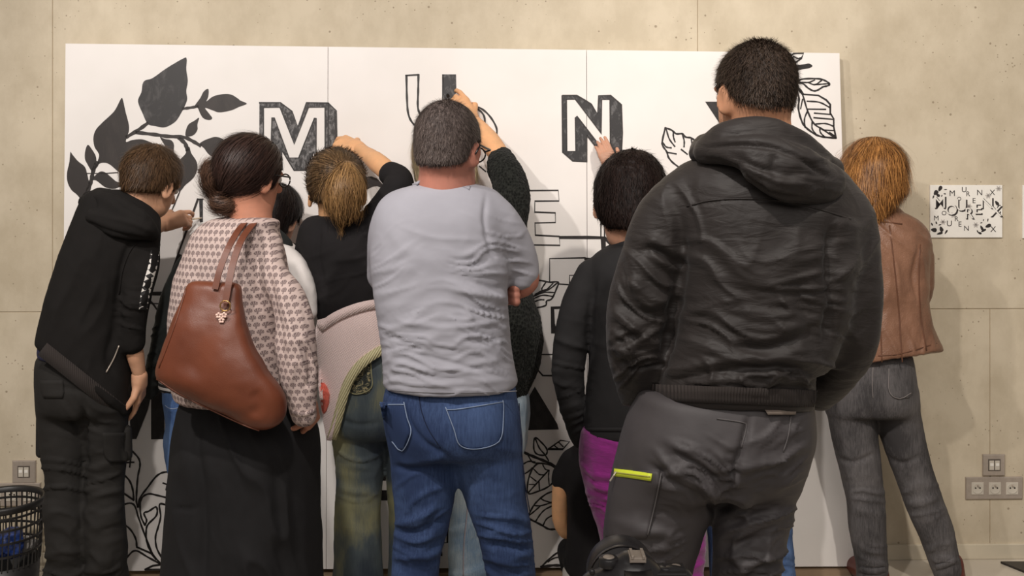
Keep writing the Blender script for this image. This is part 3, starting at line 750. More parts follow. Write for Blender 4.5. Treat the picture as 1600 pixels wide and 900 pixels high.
k.line([(845.3, 886), (861.3, 870.7), (873, 862), (883, 854)], 2.8); k.line([(845.3, 886), (864, 883.5), (880, 884)], 4.2); k.line([(856, 878), (866, 872), (880, 870)], 2.3); k.obj('outlined_leaf', M_INK, C_)
# letter N
No = [(878.4, 149), (901.2, 149), (913.7, 156.4), (923.8, 162.7), (933.9, 177.4), (935.4, 149.4), (954, 149), (970.7, 163.4), (972.3, 207.8), (971, 239), (958, 244), (953, 238), (938.5, 238.9), (919, 214), (916.8, 211), (916.8, 252.9), (895, 251.3), (879.4, 238)]
Ni = [(884.9, 154.9), (898.9, 154.9), (940, 209.3), (940, 155.7), (953, 155.7), (953.6, 236.5), (944, 236.5), (901.2, 181.3), (898.9, 183.7), (899.7, 236), (885.7, 236)]
Nq = Ink().poly(No, False, [Ni]).obj('painted_letter', M_SCRIB, R_)
k = Ink(.0020); k.line(No, 2.2, False, True); k.line(Ni, 1.8, False, True); k.obj('letter_outline', M_INK, Nq)
Ink().poly([(1101.8, 158.8), (1124, 158.8), (1143, 190), (1162, 158.8), (1184, 158.8), (1156, 203), (1184, 246), (1162, 246), (1143, 218), (1134, 240), (1120, 240), (1131, 203)]).obj('painted_letter', M_INK, R_)
k = Ink(); k.line([(1236, 88), (1239.6, 83.5), (1255.6, 83.3), (1252, 91.3), (1242.2, 98.4), (1234, 101)], 2.6, False); k.line([(1239.6, 88), (1246.7, 91.3), (1252, 90)], 2.2)
k.poly([(1236, 102), (1246, 101.5), (1257, 100.2), (1264.4, 99.3), (1269.4, 102.9), (1264.4, 106.4), (1250, 109), (1238, 112)], True)
k.line([(1240, 128), (1245.8, 126.9), (1255.6, 123.3), (1278.7, 123), (1289.3, 126), (1296.4, 131.3), (1292.9, 134), (1285.8, 135.8), (1278.7, 140.2), (1271.6, 142), (1262.7, 137.6), (1253.8, 130.4), (1240, 129)], 2.7)
k.line([(1246.7, 128), (1262.7, 128.7), (1273, 125)], 2.2); k.line([(1262.7, 128.7), (1273.3, 132.2), (1284, 125.5)], 2.2); k.line([(1273.3, 132.2), (1285.8, 131.3), (1295, 130.6)], 2.2)
k.obj('outlined_leaf', M_INK, R_)
k = Ink(); k.line([(1240, 127), (1246, 136), (1254.7, 147.3)], 4.6); k.line([(1254.7, 147.3), (1278.7, 149), (1291, 156.2), (1297.3, 163.3), (1297.3, 176.7), (1302.7, 185.6), (1302.7, 198), (1306.2, 215.8)], 2.8, False)
k.line([(1306.2, 215.8), (1287.6, 214), (1275, 210.4), (1259, 198.9), (1252, 187.3), (1247.6, 169.6), (1248.4, 153.6), (1244, 138)], 3); k.line([(1247, 137), (1254, 148), (1261.8, 173), (1271.6, 192.7), (1285.8, 202.4), (1305, 215)], 2.6)
for a in ([(1260.9, 158), (1280.4, 159.8), (1296.4, 167.8)], [(1261.8, 170.4), (1290.2, 170.8)], [(1272.4, 176.7), (1298.2, 178.8)], [(1271.6, 183.8), (1302, 186.5)], [(1275, 193.6), (1290, 193), (1302, 197)], [(1286, 203), (1303, 204)],
          [(1254, 155), (1251, 170)], [(1261.8, 173), (1257, 186), (1258, 199)], [(1269, 190), (1269, 201), (1275, 210)], [(1281, 201), (1282, 207), (1288.5, 214)], [(1296, 207), (1303.5, 212)]): k.line(a, 2.3)
k.obj('outlined_leaf', M_INK, R_)
k = Ink(); k.line([(1039.5, 199.7), (1048.9, 203), (1056.7, 209), (1066, 209), (1071.4, 214), (1080, 215.5), (1086, 220.2), (1092, 228)], 2.8); k.line([(1039.5, 199.7), (1034.9, 220.2), (1035.7, 228), (1041.9, 237.3), (1045, 246.6), (1055, 257), (1075, 268), (1098, 262), (1100, 244), (1092, 228)], 2.8)
for a in ([(1041, 202), (1045.8, 217), (1054.3, 228.8)], [(1052, 206), (1052.3, 214), (1054.8, 221.8)], [(1066, 209), (1069, 220), (1068.8, 229.5)], [(1080, 216), (1082, 230)], [(1035.7, 223), (1041, 229.5), (1048.9, 231)], [(1042, 238), (1056.7, 240.4)], [(1064.4, 233.4), (1074, 241)]): k.line(a, 2.4)
k.obj('outlined_leaf', M_INK, R_)

# ------------------------------------------------------------------ poster on the wall
M_PAPER = plain('poster_card', srgb(240, 236, 228), .6, var=.02); M_PINK = plain('poster_ink', srgb(48, 43, 42), .6, var=.1); M_GREY = plain('poster_grey', srgb(196, 190, 184), .6, var=.1)
def wall_box(px0, py0, px1, py1, t0, t1, bev=.0):
    a = wl(px0, py0); b = wl(px1, py1); m = MB(); m.box(a[0], b[0], -t1, -t0, b[1], a[1], bev=bev, M=WR); return m
po = wall_box(1452, 289, 1564.5, 371, .001, .009, .001).obj('poster', M_PAPER); tag(po, 'white card poster with black lettering and leaves pinned on the concrete wall', 'poster')
po2 = wall_box(1596.5, 289, 1708, 372, .001, .009, .001).obj('poster', M_PAPER); tag(po2, 'colourful printed poster cut by the right edge of the photo', 'poster')
for i, (a, b, c) in enumerate(((297, 303, srgb(40, 38, 48)), (305, 330, srgb(70, 84, 128)), (332, 346, srgb(226, 160, 92)), (348, 356, srgb(150, 60, 50)), (358, 366, srgb(30, 36, 60)))):
    wall_box(1598.4, a, 1704, b, .0092, .0098).obj('printed_band', plain('print_band_%d' % i, c, .6), po2)
def wall_mesh(V2, F_, name, mat, par, lift):
    """V2: wall px coordinates"""
    V = []
    for x, y in V2:
        a = wl(x, y); V.append(tuple(WR @ Vector((a[0], -lift, a[1]))))
    Q = []
    for f in F_:
        a, b, c = (V2[f[i]] for i in (0, 1, 2)); cr = (b[0]-a[0])*(c[1]-a[1])-(b[1]-a[1])*(c[0]-a[0])
        Q.append(tuple(f if cr < 0 else f[::-1]))
    return link(name, mesh_from(V, Q, name), mat, par)
def text_outline(ch, bold=0.0):
    cu = bpy.data.curves.new('glyph', 'FONT'); cu.body = ch; cu.size = 1; cu.align_x = 'CENTER'; cu.align_y = 'CENTER'; cu.offset = bold; cu.resolution_u = 3
    o = bpy.data.objects.new('glyph', cu); COL.objects.link(o); dg = bpy.context.evaluated_depsgraph_get(); dg.update()
    me = o.evaluated_get(dg).to_mesh(); V = [tuple(v.co) for v in me.vertices]; F_ = [tuple(p.vertices) for p in me.polygons]
    o.evaluated_get(dg).to_mesh_clear(); bpy.data.objects.remove(o); bpy.data.curves.remove(cu)
    xs = [v[0] for v in V]; ys = [v[1] for v in V]; cx, cy = (min(xs)+max(xs))/2, (min(ys)+max(ys))/2
    hh = max(ys)-min(ys); return [((v[0]-cx)/hh, (v[1]-cy)/hh) for v in V], F_
GL = {}
def glyph(ch, cx, cy, h, mat, par, lift, bold=0.0, name='printed_letter', sx=1.0, rot=0):
    if (ch, bold) not in GL: GL[(ch, bold)] = text_outline(ch, bold)
    V, F_ = GL[(ch, bold)]; c, s_ = math.cos(rot), math.sin(rot)
    return wall_mesh([(cx+(v[0]*sx*c+v[1]*s_)*h, cy-(v[1]*c-v[0]*sx*s_)*h) for v in V], F_, name, mat, par, lift)
P9 = lambda x, y: (1440+x/9, 280+y/9)       # coordinates read off a nine-fold enlargement
for ch, x, y, h in (('M', 415, 195, 78), ('U', 582, 145, 74), ('R', 640, 205, 66), ('N', 800, 187, 76), ('X', 978, 185, 74), ('E', 722, 300, 70), ('O', 512, 275, 55), ('O', 300, 475, 62), ('M', 192, 545, 66), ('U', 375, 620, 80), ('R', 478, 555, 66), ('E', 525, 630, 70), ('N', 615, 688, 70), ('X', 990, 700, 78)):
    glyph(ch, *P9(x, y), h/9, M_PINK, po, .0098)
for ch, x, y, h, sx in (('M', 235, 325, 165, 1.0), ('O', 400, 430, 150, 1.0), ('U', 540, 365, 165, .95), ('R', 655, 480, 150, 1.0), ('E', 775, 415, 150, 1.05), ('N', 895, 335, 150, 1.15), ('X', 1025, 450, 150, 1.1)):
    a = glyph(ch, *P9(x+18, y+8), h/9*1.04, M_PINK, po, .0101, .012, sx=sx); glyph(ch, *P9(x, y-4), h/9*.97, M_PAPER, a, .0108, .0, 'letter_face', sx)
def pleaf(x, y, a, l, wd, mat=None):
    X, Y = P9(x, y); c, s_ = math.cos(a), math.sin(a); l /= 9; wd /= 9; pts = []
    for t in np.linspace(0, 2*math.pi, 12, endpoint=False):
        u = -math.cos(t)*l/2; v = math.sin(t)*wd/2*(1-.35*math.cos(t)); pts.append((X+u*c-v*s_, Y+u*s_+v*c))
    wall_mesh(pts, [tuple(range(12))], 'printed_leaf', mat or M_PINK, po, .0096)
for x, y, a, l, wd in ((245, 132, -1.1, 85, 50), (185, 190, -.9, 80, 60), (320, 145, 0, 45, 14), (310, 205, .1, 36, 16), (268, 235, -1.2, 36, 14), (150, 250, -1.2, 50, 20), (215, 225, .6, 60, 40), (130, 630, 1.1, 50, 20), (192, 610, 1.2, 40, 20), (240, 640, -.3, 40, 18), (158, 712, .1, 84, 58), (262, 700, 1.2, 80, 50), (240, 760, -.3, 90, 34), (330, 740, -1, 70, 24), (920, 655, -.4, 88, 50), (830, 685, 1.1, 80, 36), (855, 720, -.5, 80, 30), (800, 755, .4, 60, 30), (770, 730, 1.2, 40, 18), (915, 575, -1.4, 50, 15), (853, 575, -1.2, 30, 14), (822, 612, -.3, 34, 16), (1042, 335, .9, 76, 44), (1070, 395, -.9, 80, 50), (1088, 470, -1.3, 40, 18)): pleaf(x, y, a, l, wd)
for x, y in ((1065, 130), (920, 230), (650, 380), (430, 500), (285, 600), (745, 640)):
    for a in (0, 1.0, 2.1): pleaf(x, y, a, 90, 26, M_GREY)

# ------------------------------------------------------------------ sockets
M_ALU = plain('brushed_plate', srgb(172, 160, 148), .4, .5, .25, .06, 60); M_IVORY = plain('socket_plastic', srgb(200, 192, 178), .4, var=.03); M_PIN = plain('pin_dark', srgb(40, 36, 32), .5)
def wb(par, name, mat, *a, **k): return wall_box(*a, **k).obj(name, mat, par)
def wall_round(par, name, mat, cx, cy, r, prof):
    a = wl(cx, cy); s_ = 400.; m = MB(); M = WR @ Matrix.Translation((a[0], 0, a[1])) @ Matrix.Rotation(math.pi/2, 4, 'X')
    m.lathe([(q*r/s_, h) for q, h in prof], n=20, M=M); return m.obj(name, mat, par, True)
def sockets(x0, y0, x1, y1, xs, label):
    q = wall_box(x0, y0, x1, y1, 0, .009, .003).obj('socket_plate', M_ALU); tag(q, label, 'socket', 'steel coloured socket plates')
    for x in xs:
        y = (y0+y1)/2; s_ = wb(q, 'socket', M_IVORY, x-9.5, y-9.5, x+9.5, y+9.5, .009, .0115, bev=.001)
        wall_round(s_, 'socket_well', M_IVORY, x, y, 8.3, [(1, .0118), (1, .0124), (.93, .0124), (.86, .0119), (.001, .0118)])
        wall_round(s_, 'pin_hole', M_PIN, x-3.4, y-1, 1.3, [(1, .0128), (.001, .0128)]); wall_round(s_, 'pin_hole', M_PIN, x+3.4, y-1, 1.3, [(1, .0128), (.001, .0128)])
        wall_round(s_, 'earth_pin', M_ALU, x, y-4.6, 1.2, [(1, .0118), (1, .019), (.6, .021), (.001, .021)])
    return q
def data(x0, y0, x1, y1, label):
    q = wall_box(x0, y0, x1, y1, 0, .009, .003).obj('data_plate', M_ALU); tag(q, label, 'data outlet', 'steel coloured data outlets'); cx, cy = (x0+x1)/2, (y0+y1)/2
    wb(q, 'port_frame', plain('port_frame', srgb(92, 84, 76), .5), cx-9.5, cy-9.5, cx+9.5, cy+8.5, .009, .0105)
    for dx in (-4.4, 4.4):
        wb(q, 'port', M_IVORY, cx+dx-3.6, cy-7.5, cx+dx+3.6, cy+7.2, .0105, .0125, bev=.0008); wb(q, 'port_shutter', M_PAPER, cx+dx-2.6, cy-3.6, cx+dx+2.6, cy+.6, .0125, .0135)
sockets(1508, 745, 1596.5, 779, (1525.5, 1552.5, 1579.5), 'triple socket plate low on the wall at the far right')
data(1534.5, 709.5, 1569, 742.5, 'square data outlet above the right triple socket plate')
sockets(-24, 754.5, 64.5, 790, (-6, 21, 48), 'triple socket plate partly behind the wire waste bin')
data(20.5, 719, 57, 754, 'square data outlet on the wall above the black waste bin')

# ------------------------------------------------------------------ waste bin
M_BLK = plain('black_plastic', srgb(30, 28, 27), .45, .5, var=.1)
bd = 3.55; bx = (2-800)*bd/F; e = empty('waste_bin', (bx, bd, 0), 'round black slotted plastic waste bin at the left edge', 'waste bin')
r0, r1, hh = .115, .136, .375; rz = lambda z: r0+(r1-r0)*z/hh
m = MB(); m.lathe([(.001, .004), (r0-.004, .004), (rz(.16)-.003, .16), (rz(.16), .16), (r0, 0), (.001, 0)], (bx, bd, 0), 48); m.obj('tub', M_BLK, e, True)
m = MB(); m.lathe([(r1-.004, hh-.022), (r1+.006, hh-.024), (r1+.008, hh-.006), (r1+.003, hh), (r1-.005, hh-.004), (r1-.004, hh-.022)], (bx, bd, 0), 48); m.obj('rim', M_BLK, e, True)
m = MB()
for i in range(44):
    a = 2*math.pi*i/44; p = [(bx+rz(z)*math.cos(a+z*.25), bd+rz(z)*math.sin(a+z*.25), z) for z in (.155, .23, .3, hh-.015)]; m.tube(p, .0028, 4)
for z in (.205, .25, .295, .335): m.lathe([(rz(z)-.003, z-.0035), (rz(z)+.003, z-.0035), (rz(z)+.003, z+.0035), (rz(z)-.003, z+.0035), (rz(z)-.003, z-.0035)], (bx, bd, 0), 44)
m.obj('lattice', M_BLK, e)['kind'] = 'stuff'
def crumple(name, c, r, mat, seed, label, cat='litter', flat=1):
    V, Q = nets(*volume([ell(c, (r, r, r*flat), k=.01)], r/9), 1); N = normals(V, Q)
    V = V+N*(fbm(V/r*1.6, seed, 3)*r*.3)[:, None]; o = link(name, mesh_from(V, Q, name), mat); tag(o, label, cat, 'litter in the waste bin')
crumple('crumpled_wrapper', (bx+.045, bd-.045, .235), .05, plain('blue_wrapper', srgb(34, 58, 120), .35, .6, var=.5, vs=30), 3, 'blue and white crumpled wrapper inside the waste bin')
crumple('crumpled_paper', (bx+.075, bd+.02, .20), .032, plain('grey_paper', srgb(150, 146, 142), .7, var=.3, vs=30), 9, 'grey crumpled paper inside the waste bin beside the wrapper')
crumple('crumpled_paper', (bx-.06, bd-.0, .22), .042, plain('dark_bag', srgb(46, 44, 44), .4, var=.3, vs=30), 14, 'dark crumpled bag lying low in the waste bin')
# dark stand at the right edge
e = empty('display_stand', (1.92, 3.72, 0), 'dark stand with a flat floor plate at the bottom right corner', 'stand')
dk = plain('dark_metal', srgb(52, 48, 46), .4, .5, .3)
m = MB(); V = [unp(1568, 875, 3.92)*[1, 1, 0]+[0, 0, z] for z in (0, .008)]+[]
a = [(1.875, 3.93), (2.35, 3.93), (2.35, 3.55), (2.02, 3.62)]
m.add([(x, y, z) for z in (0.001, .009) for x, y in a], [(0, 1, 2, 3), (7, 6, 5, 4), (0, 4, 5, 1), (1, 5, 6, 2), (2, 6, 7, 3), (3, 7, 4, 0)]); m.obj('base_plate', dk, e)
m = MB(); m.lathe([(.001, .0), (.03, .0), (.034, .01), (.034, .05), (.028, .06), (.001, .06)], (2.0, 3.82, .09), 20); m.lathe([(.014, .009), (.014, .09)], (2.0, 3.82, 0), 12); m.obj('knob', dk, e, True)
# ================================================================== people
M_EYE = plain('eye', srgb(225, 220, 212), .2, var=.02)
SK = dict(boy=skin('skin_fair', srgb(205, 158, 128)), woman=skin('skin_rose', srgb(188, 132, 108)), arm=skin('skin_tan', srgb(222, 172, 128)),
          man=skin('skin_ruddy', srgb(176, 120, 104)), man2=skin('skin_olive', srgb(200, 148, 116)), child=skin('skin_light', srgb(196, 150, 126)))
M_SHOEB = plain('shoe_black', srgb(34, 31, 30), .5); M_SHOEW = plain('shoe_white', srgb(205, 200, 194), .6); M_BOOT = plain('boot_oxblood', srgb(96, 42, 34), .4)
M_GLASS = plain('spectacle_frame', srgb(22, 18, 18), .25, .6)
def short_hair(P, name, mat, g=.006, count=9000, ln=.012, steps=4, width=.0016, lift=.6, nape=-.075, front=.045, crown=(0, -.03, .09), spec=(), jit=.35, earcut=.03, seed=0, extra=(), curl=0.0, side=-.03):
    c, R, s_ = P.hc, P.R, P.hs; T = P.T; box = (c-.4, c+.4)
    pr = [P.cr(g), ell(T((0, -.030, -.055)), np.array((P.nr*.97+g*.6, .060*s_+g*.6, .075*s_)), R, .02), *extra,
          halfspace(R @ np.array((0, 1, -.45)), T((0, front, 0)), box, .012), halfspace(R @ np.array((0, .35, -1)), T((0, -.05, nape)), box, .02)]
    for sx in (-1, 1): pr.append(ell(T((sx*.082, .022, -.055)), np.array((.035, earcut, .050))*s_, R, .012, '-'))
    crw = T(crown)
    fl = lambda p: (p-crw)+np.array((0, 0, -.02))
    return hair(name, pr, .005, mat, P.E, [dict(count=count, flow=fl, steps=steps, seg=ln/steps, width=width, lift=lift, jit=jit, curl=curl)], spec, seed)
def lens_ring(P, c, r, n=20):
    return [P.T((c[0]+r*math.cos(a), c[1], c[2]+r*.8*math.sin(a))) for a in np.linspace(0, 2*math.pi, n, endpoint=False)]
def glasses(P, mat, r=.0022):
    m = MB()
    for sx in (-1, 1):
        m.tube(lens_ring(P, (sx*.034, .105, -.028), .026), r, 6, True)
        m.tube([P.T((sx*.060, .103, -.018)), P.T((sx*.082, .085, -.016)), P.T((sx*.088, .01, -.018)), P.T((sx*.088, -.012, -.045))], r*1.2, 6)
    m.tube([P.T((-.010, .106, -.024)), P.T((.010, .106, -.024))], r, 6); o = m.obj('glasses', mat, P.E, True)
    t = NT('lens_glass'); t.set(color=(1, 1, 1, 1), rough=.02, trans=1.0); t.b.inputs['IOR'].default_value = 1.01
    for sx in (-1, 1):
        q = MB(); ring = lens_ring(P, (sx*.034, .105, -.028), .0255); q.add(ring, [tuple(range(20))]); q.obj('lens', t.m, o)
    return o

# ------------------------------------------------------------------ the man in the grey T-shirt
P = Person(2.667, 712, 'man in light grey T-shirt and blue jeans with arms crossed')
P.head(702, 213, -.02, 46, yaw=24, pitch=10, roll=3, neck=(697, 300, -.01), nr=42)
TS = [P.st([(283, 668, 726, 0, .05), (290, 640, 752, 0, .075), (300, 616, 772, .0, .095), (322, 594, 790, 0, .115), (350, 582, 795, 0, .13), (400, 576, 797, .0, .14), (450, 580, 797, .0, .145), (500, 587, 798, .0, .15), (550, 594, 801, .0, .15), (590, 597, 808, .0, .15), (618, 597, 814, .0, .15)], yaw=-.06),
      P.c([(756, 330, 0, 36), (775, 352, .0, 39), (796, 385, .03, 37), (808, 408, .05, 33), (813, 424, .055, 30)], k=.02),
      P.c([(622, 335, 0, 34), (606, 370, .03, 30), (602, 430, .10, 28)], k=.03)]
P.under += TS[:1]
M_TEE = cloth('grey_jersey', srgb(156, 155, 163), .92, .2, .05, 1200, .15)
tee = garment('t_shirt', TS, .0050, M_TEE, P.E, [
    ('n', .09, 1.6), ('f', 765, 470, 60, 110, 12, 13, 5), ('f', 690, 560, 120, 70, 6, 12, 3.4), ('f', 690, 470, 120, 80, -3, 18, 1.6), ('f', 620, 500, 40, 130, -22, 12, 2.8), ('f', 700, 350, 90, 60, 2, 34, 1.6),
    ('s', [(760, 300), (757, 350), (770, 400), (790, 430)], 4, -5), ('s', [(768, 395), (782, 418), (800, 436)], 6, 5), ('s', [(600, 345), (640, 395), (700, 420)], 12, 2.5), ('s', [(745, 440), (770, 450), (797, 447)], 5, -3),
    ('s', [(700, 452), (755, 462), (797, 466)], 4, 5), ('s', [(690, 478), (750, 484), (797, 478)], 5, -3), ('s', [(640, 505), (710, 512), (790, 500)], 5, 5), ('s', [(595, 520), (660, 545), (740, 552)], 5, -4.5), ('s', [(600, 560), (680, 578), (790, 560)], 5, 4.5), ('s', [(610, 540), (700, 566), (780, 585)], 4, -4.5), ('s', [(600, 590), (690, 600), (800, 596)], 5, 3)], seed=3)
seam('collar_rib', tee, [(645, 290), (660, 284), (690, 282), (720, 287), (738, 296)], 6, M_TEE, tee.o, .003)
seam('hem_stitch', tee, [(602, 609), (660, 613), (740, 614), (808, 611)], 1.5, plain('stitch_grey', srgb(120, 118, 122), .9), tee.o, .0015)
TR = [P.st([(600, 606, 806, .0, .12), (640, 596, 812, .0, .135), (680, 603, 814, .0, .14), (710, 612, 814, .0, .125), (724, 622, 806, .0, .09)]),
      P.c([(650, 660, 0, 46), (662, 740, 0, 50), (660, 810, .0, 43), (651, 860, .0, 38), (648, 930, .0, 36), (650, 1010, .02, 31), (655, 1120, .02, 27), (656, 1150, .02, 28)], k=.03),
      P.c([(755, 660, 0, 52), (766, 730, 0, 52), (778, 790, 0, 46), (792, 850, .0, 41), (802, 930, .02, 37), (808, 1010, .03, 32), (812, 1120, .03, 27), (812, 1150, .03, 28)], k=.03)]
P.under += TR
M_J5 = denim('denim_blue', srgb(32, 46, 78), srgb(80, 102, 144), wear=.55)
je = garment('jeans', TR, .0056, M_J5, P.E, [
    ('n', .07, 1.5), ('s', [(632, 622), (640, 660), (662, 690), (690, 708), (708, 722)], 5, -7), ('s', [(612, 728), (650, 734), (700, 726)], 5, -9), ('s', [(625, 722), (660, 722), (700, 712)], 6, 6), ('f', 655, 835, 45, 50, -14, 15, 6), ('f', 655, 890, 45, 40, 8, 13, 6), ('f', 660, 770, 48, 40, -30, 22, 4), ('f', 795, 850, 48, 60, 14, 14, 7), ('f', 770, 760, 40, 60, 10, 30, 3.5), ('f', 655, 980, 50, 80, 10, 16, 5), ('f', 810, 980, 50, 80, 10, 16, 5),
    ('s', [(618, 818), (645, 812), (690, 790)], 5, 7), ('s', [(622, 836), (655, 828), (690, 808)], 5, -6), ('s', [(757, 835), (785, 832), (826, 842)], 5, 8), ('s', [(757, 850), (790, 852), (830, 860)], 5, -7), ('s', [(712, 724), (712, 732)], 8, -4)], seed=8)
M_ST = plain('stitch_pale', srgb(120, 134, 158), .9); M_STD = plain('stitch_dark', srgb(16, 26, 52), .9)
pk = patch('pocket', je, [(696, 636, 786, 624), (700, 650, 787, 640), (709, 675, 786, 668), (718, 694, 780, 690), (735, 702, 760, 699)], M_J5, je.o, 5, .0035)
pl_ = patch('pocket', je, [(593, 628, 631, 628), (597, 650, 636, 652), (604, 676, 641, 676), (611, 690, 634, 692), (622, 703, 630, 703)], M_J5, je.o, 5, .0035)
for q, pts in ((pk, [(697, 640), (718, 639), (786, 628)]), (pk, [(696, 636), (709, 670), (718, 695), (740, 702), (770, 696), (784, 682), (787, 640), (786, 625)]), (pl_, [(593, 633), (612, 632), (632, 632)]), (pl_, [(631, 628), (636, 652), (642, 676), (628, 705), (612, 690)]), (je.o, [(655, 620), (658, 640), (668, 668), (688, 700)]), (je.o, [(811, 630), (814, 680), (818, 740), (828, 800)])):
    seam('stitching', je, pts, 1.6, M_ST if q is not je.o else M_STD, q, .0055 if q is not je.o else .001)
short_hair(P, 'hair', hairmat('hair_grey', srgb(58, 48, 45), srgb(132, 118, 112), .6), .0060, 11000, .011, 3, .0013, .55, nape=-.086, front=.055, jit=.3, crown=(.0, -.03, .08))
glasses(P, M_GLASS)
P.skinp += [P.c([(812, 410, .055, 26), (820, 434, .06, 24), (812, 446, .08, 21), (780, 452, .13, 19), (735, 448, .17, 17)], k=.02)]
P.fine.append([P.c([(788, y0_, .09, 8), (798, y0_-1, .055, 7.6), (806, y0_+1, .03, 7.2), (806, y0_+3, .045, 6)], k=.004) for y0_ in (438, 449, 460, 470)]+[P.c([(770, 455, .11, 20), (788, 454, .095, 15)], k=.01)])
P.finish(SK['man'], .012)
P.shoe(655, .02, M_SHOEB, -8); P.shoe(812, .03, M_SHOEB, 12)

# ------------------------------------------------------------------ the man in the black hooded jacket
P = Person(2.133, 1120, 'tall bearded man in black hooded jacket and grey work trousers')
P.head(1177, 127, 0, 53, yaw=-24, pitch=2, roll=0, neck=(1188, 235, .0), nr=50)
JK = [P.st([(236, 1130, 1262, .0, .06), (250, 1090, 1290, .0, .10), (270, 1062, 1312, .0, .125), (300, 1048, 1326, .0, .145), (360, 1044, 1338, .0, .165), (430, 1046, 1336, .0, .17), (500, 1044, 1325, .0, .17), (560, 1034, 1305, .0, .17), (590, 1020, 1292, .0, .168), (600, 1020, 1276, .0, .158), (660, 1018, 1270, .0, .155)]),
      P.c([(1090, 300, .0, 48), (1052, 345, .0, 58), (1024, 410, .0, 55), (1003, 480, .0, 54), (996, 540, .0, 47), (1000, 590, .04, 40), (1003, 628, .09, 31)], k=.03),
      P.c([(1290, 310, .0, 44), (1312, 350, .0, 54), (1325, 420, .0, 50), (1326, 490, .0, 48), (1318, 545, .03, 44), (1298, 590, .08, 36), (1280, 616, .12, 28)], k=.03)]
JK.append(P.cut((1018, 636), (1268, 646), -.15))
P.under += JK[:1]
def nylon(name, c, bump_=.5):
    t = NT(name); t.set(color=t.ramp(t.noise(6, 4), [(.3, tuple(x*.85 for x in c[:3])+(1,)), (.7, c)]), rough=.58, spec=.33, sheen=.05)
    w1 = t.noise(13, 3, .5, t.mapping((1, 1, 3.4)), .8); w2 = t.noise(800, 2)
    t.bump(t.math('ADD', t.math('MULTIPLY', w1, 1.0), t.math('MULTIPLY', w2, .03)), bump_, .008); return t.m
M_NY = nylon('black_nylon', srgb(43, 38, 36)); M_RIB = NT('rib_knit_black'); M_RIB.set(color=srgb(48, 41, 38), rough=.9)
wv = M_RIB.n('TexWave', {'Vector': M_RIB.mapping((1, 1, 0)), 'Scale': 55, 'Distortion': 0.0}); wv.bands_direction = 'X'; M_RIB.bump(wv.outputs['Fac'], .8, .003); M_RIB = M_RIB.m
jk = garment('jacket', JK, .0046, M_NY, P.E, [
    ('n', .11, 3), ('f', 1190, 420, 150, 60, 4, 22, 5), ('f', 1180, 520, 140, 60, 8, 18, 6), ('f', 1185, 585, 130, 26, 3, 12, 7), ('f', 1010, 470, 50, 90, 35, 20, 9), ('f', 998, 560, 45, 55, -25, 15, 9), ('f', 1330, 450, 40, 130, -50, 22, 7), ('f', 1060, 340, 40, 60, 60, 24, 5), ('f', 1130, 360, 60, 60, -70, 30, 3),
    ('s', [(1000, 385), (1030, 395), (1062, 420)], 7, -11), ('s', [(1010, 372), (1040, 384), (1070, 404)], 8, 8), ('s', [(1060, 330), (1064, 400), (1055, 470), (1042, 540), (1024, 600)], 9, -16), ('s', [(1300, 340), (1296, 410), (1300, 480), (1288, 560)], 9, -15), ('s', [(975, 440), (1010, 452), (1046, 480)], 8, 9), ('s', [(965, 470), (1000, 490), (1040, 500)], 7, -10),
    ('s', [(955, 535), (990, 552), (1030, 545)], 6, 9), ('s', [(955, 560), (990, 575), (1028, 570)], 6, -10), ('s', [(1085, 320), (1150, 312), (1230, 318), (1310, 335)], 3, -3), ('s', [(1245, 440), (1262, 500), (1280, 560)], 12, -8), ('s', [(1040, 600), (1100, 585), (1200, 575), (1290, 590)], 7, -9), ('s', [(1030, 585), (1100, 568), (1200, 560), (1300, 570)], 7, 7), ('s', [(1120, 500), (1200, 515), (1290, 500)], 9, 7), ('s', [(1130, 540), (1200, 545), (1270, 520)], 8, -7)], seed=5)
patch('hem_band', jk, [(1020, 600, 1278, 610), (1017, 612, 1276, 622), (1017, 626, 1272, 636), (1019, 635, 1269, 645)], M_RIB, jk.o, 7, .006)
seam('yoke_seam', jk, [(1072, 322), (1120, 312), (1200, 312), (1262, 322), (1330, 342)], 2.5, M_NY, jk.o, .0015)
HD = [P.c([(1098, 232, -.035, 14), (1125, 212, -.09, 17), (1160, 203, -.115, 18), (1200, 202, -.12, 18), (1240, 215, -.105, 18), (1280, 246, -.06, 18), (1298, 268, .0, 17)], k=.02),
      P.c([(1100, 240, -.07, 16), (1150, 236, -.13, 26), (1200, 246, -.155, 34), (1245, 262, -.15, 36), (1284, 280, -.11, 29)], k=.03),
      P.c([(1180, 272, -.175, 18), (1225, 292, -.18, 24), (1275, 294, -.14, 24), (1294, 286, -.1, 22)], k=.03),
      P.c([(1090, 240, -.02, 14), (1100, 225, .08, 16), (1120, 232, .13, 18)], k=.02), P.c([(1298, 262, .0, 16), (1270, 240, .10, 16), (1250, 240, .13, 16)], k=.02)]
garment('hood', HD, .005, M_NY, P.E, [('n', .07, 3), ('s', [(1098, 232), (1150, 226), (1210, 232), (1262, 256), (1298, 280)], 4, -9), ('s', [(1084, 246), (1130, 256), (1170, 282), (1215, 308), (1280, 312)], 5, -6), ('s', [(1120, 240), (1170, 262), (1220, 284), (1290, 290)], 5, 7), ('s', [(1150, 250), (1200, 268), (1260, 272)], 5, -8), ('s', [(1215, 240), (1208, 262), (1214, 285)], 6, -5), ('s', [(1130, 212), (1170, 208), (1220, 214), (1265, 238)], 3, -6), ('f', 1240, 270, 60, 40, 15, 14, 5)], seed=2)
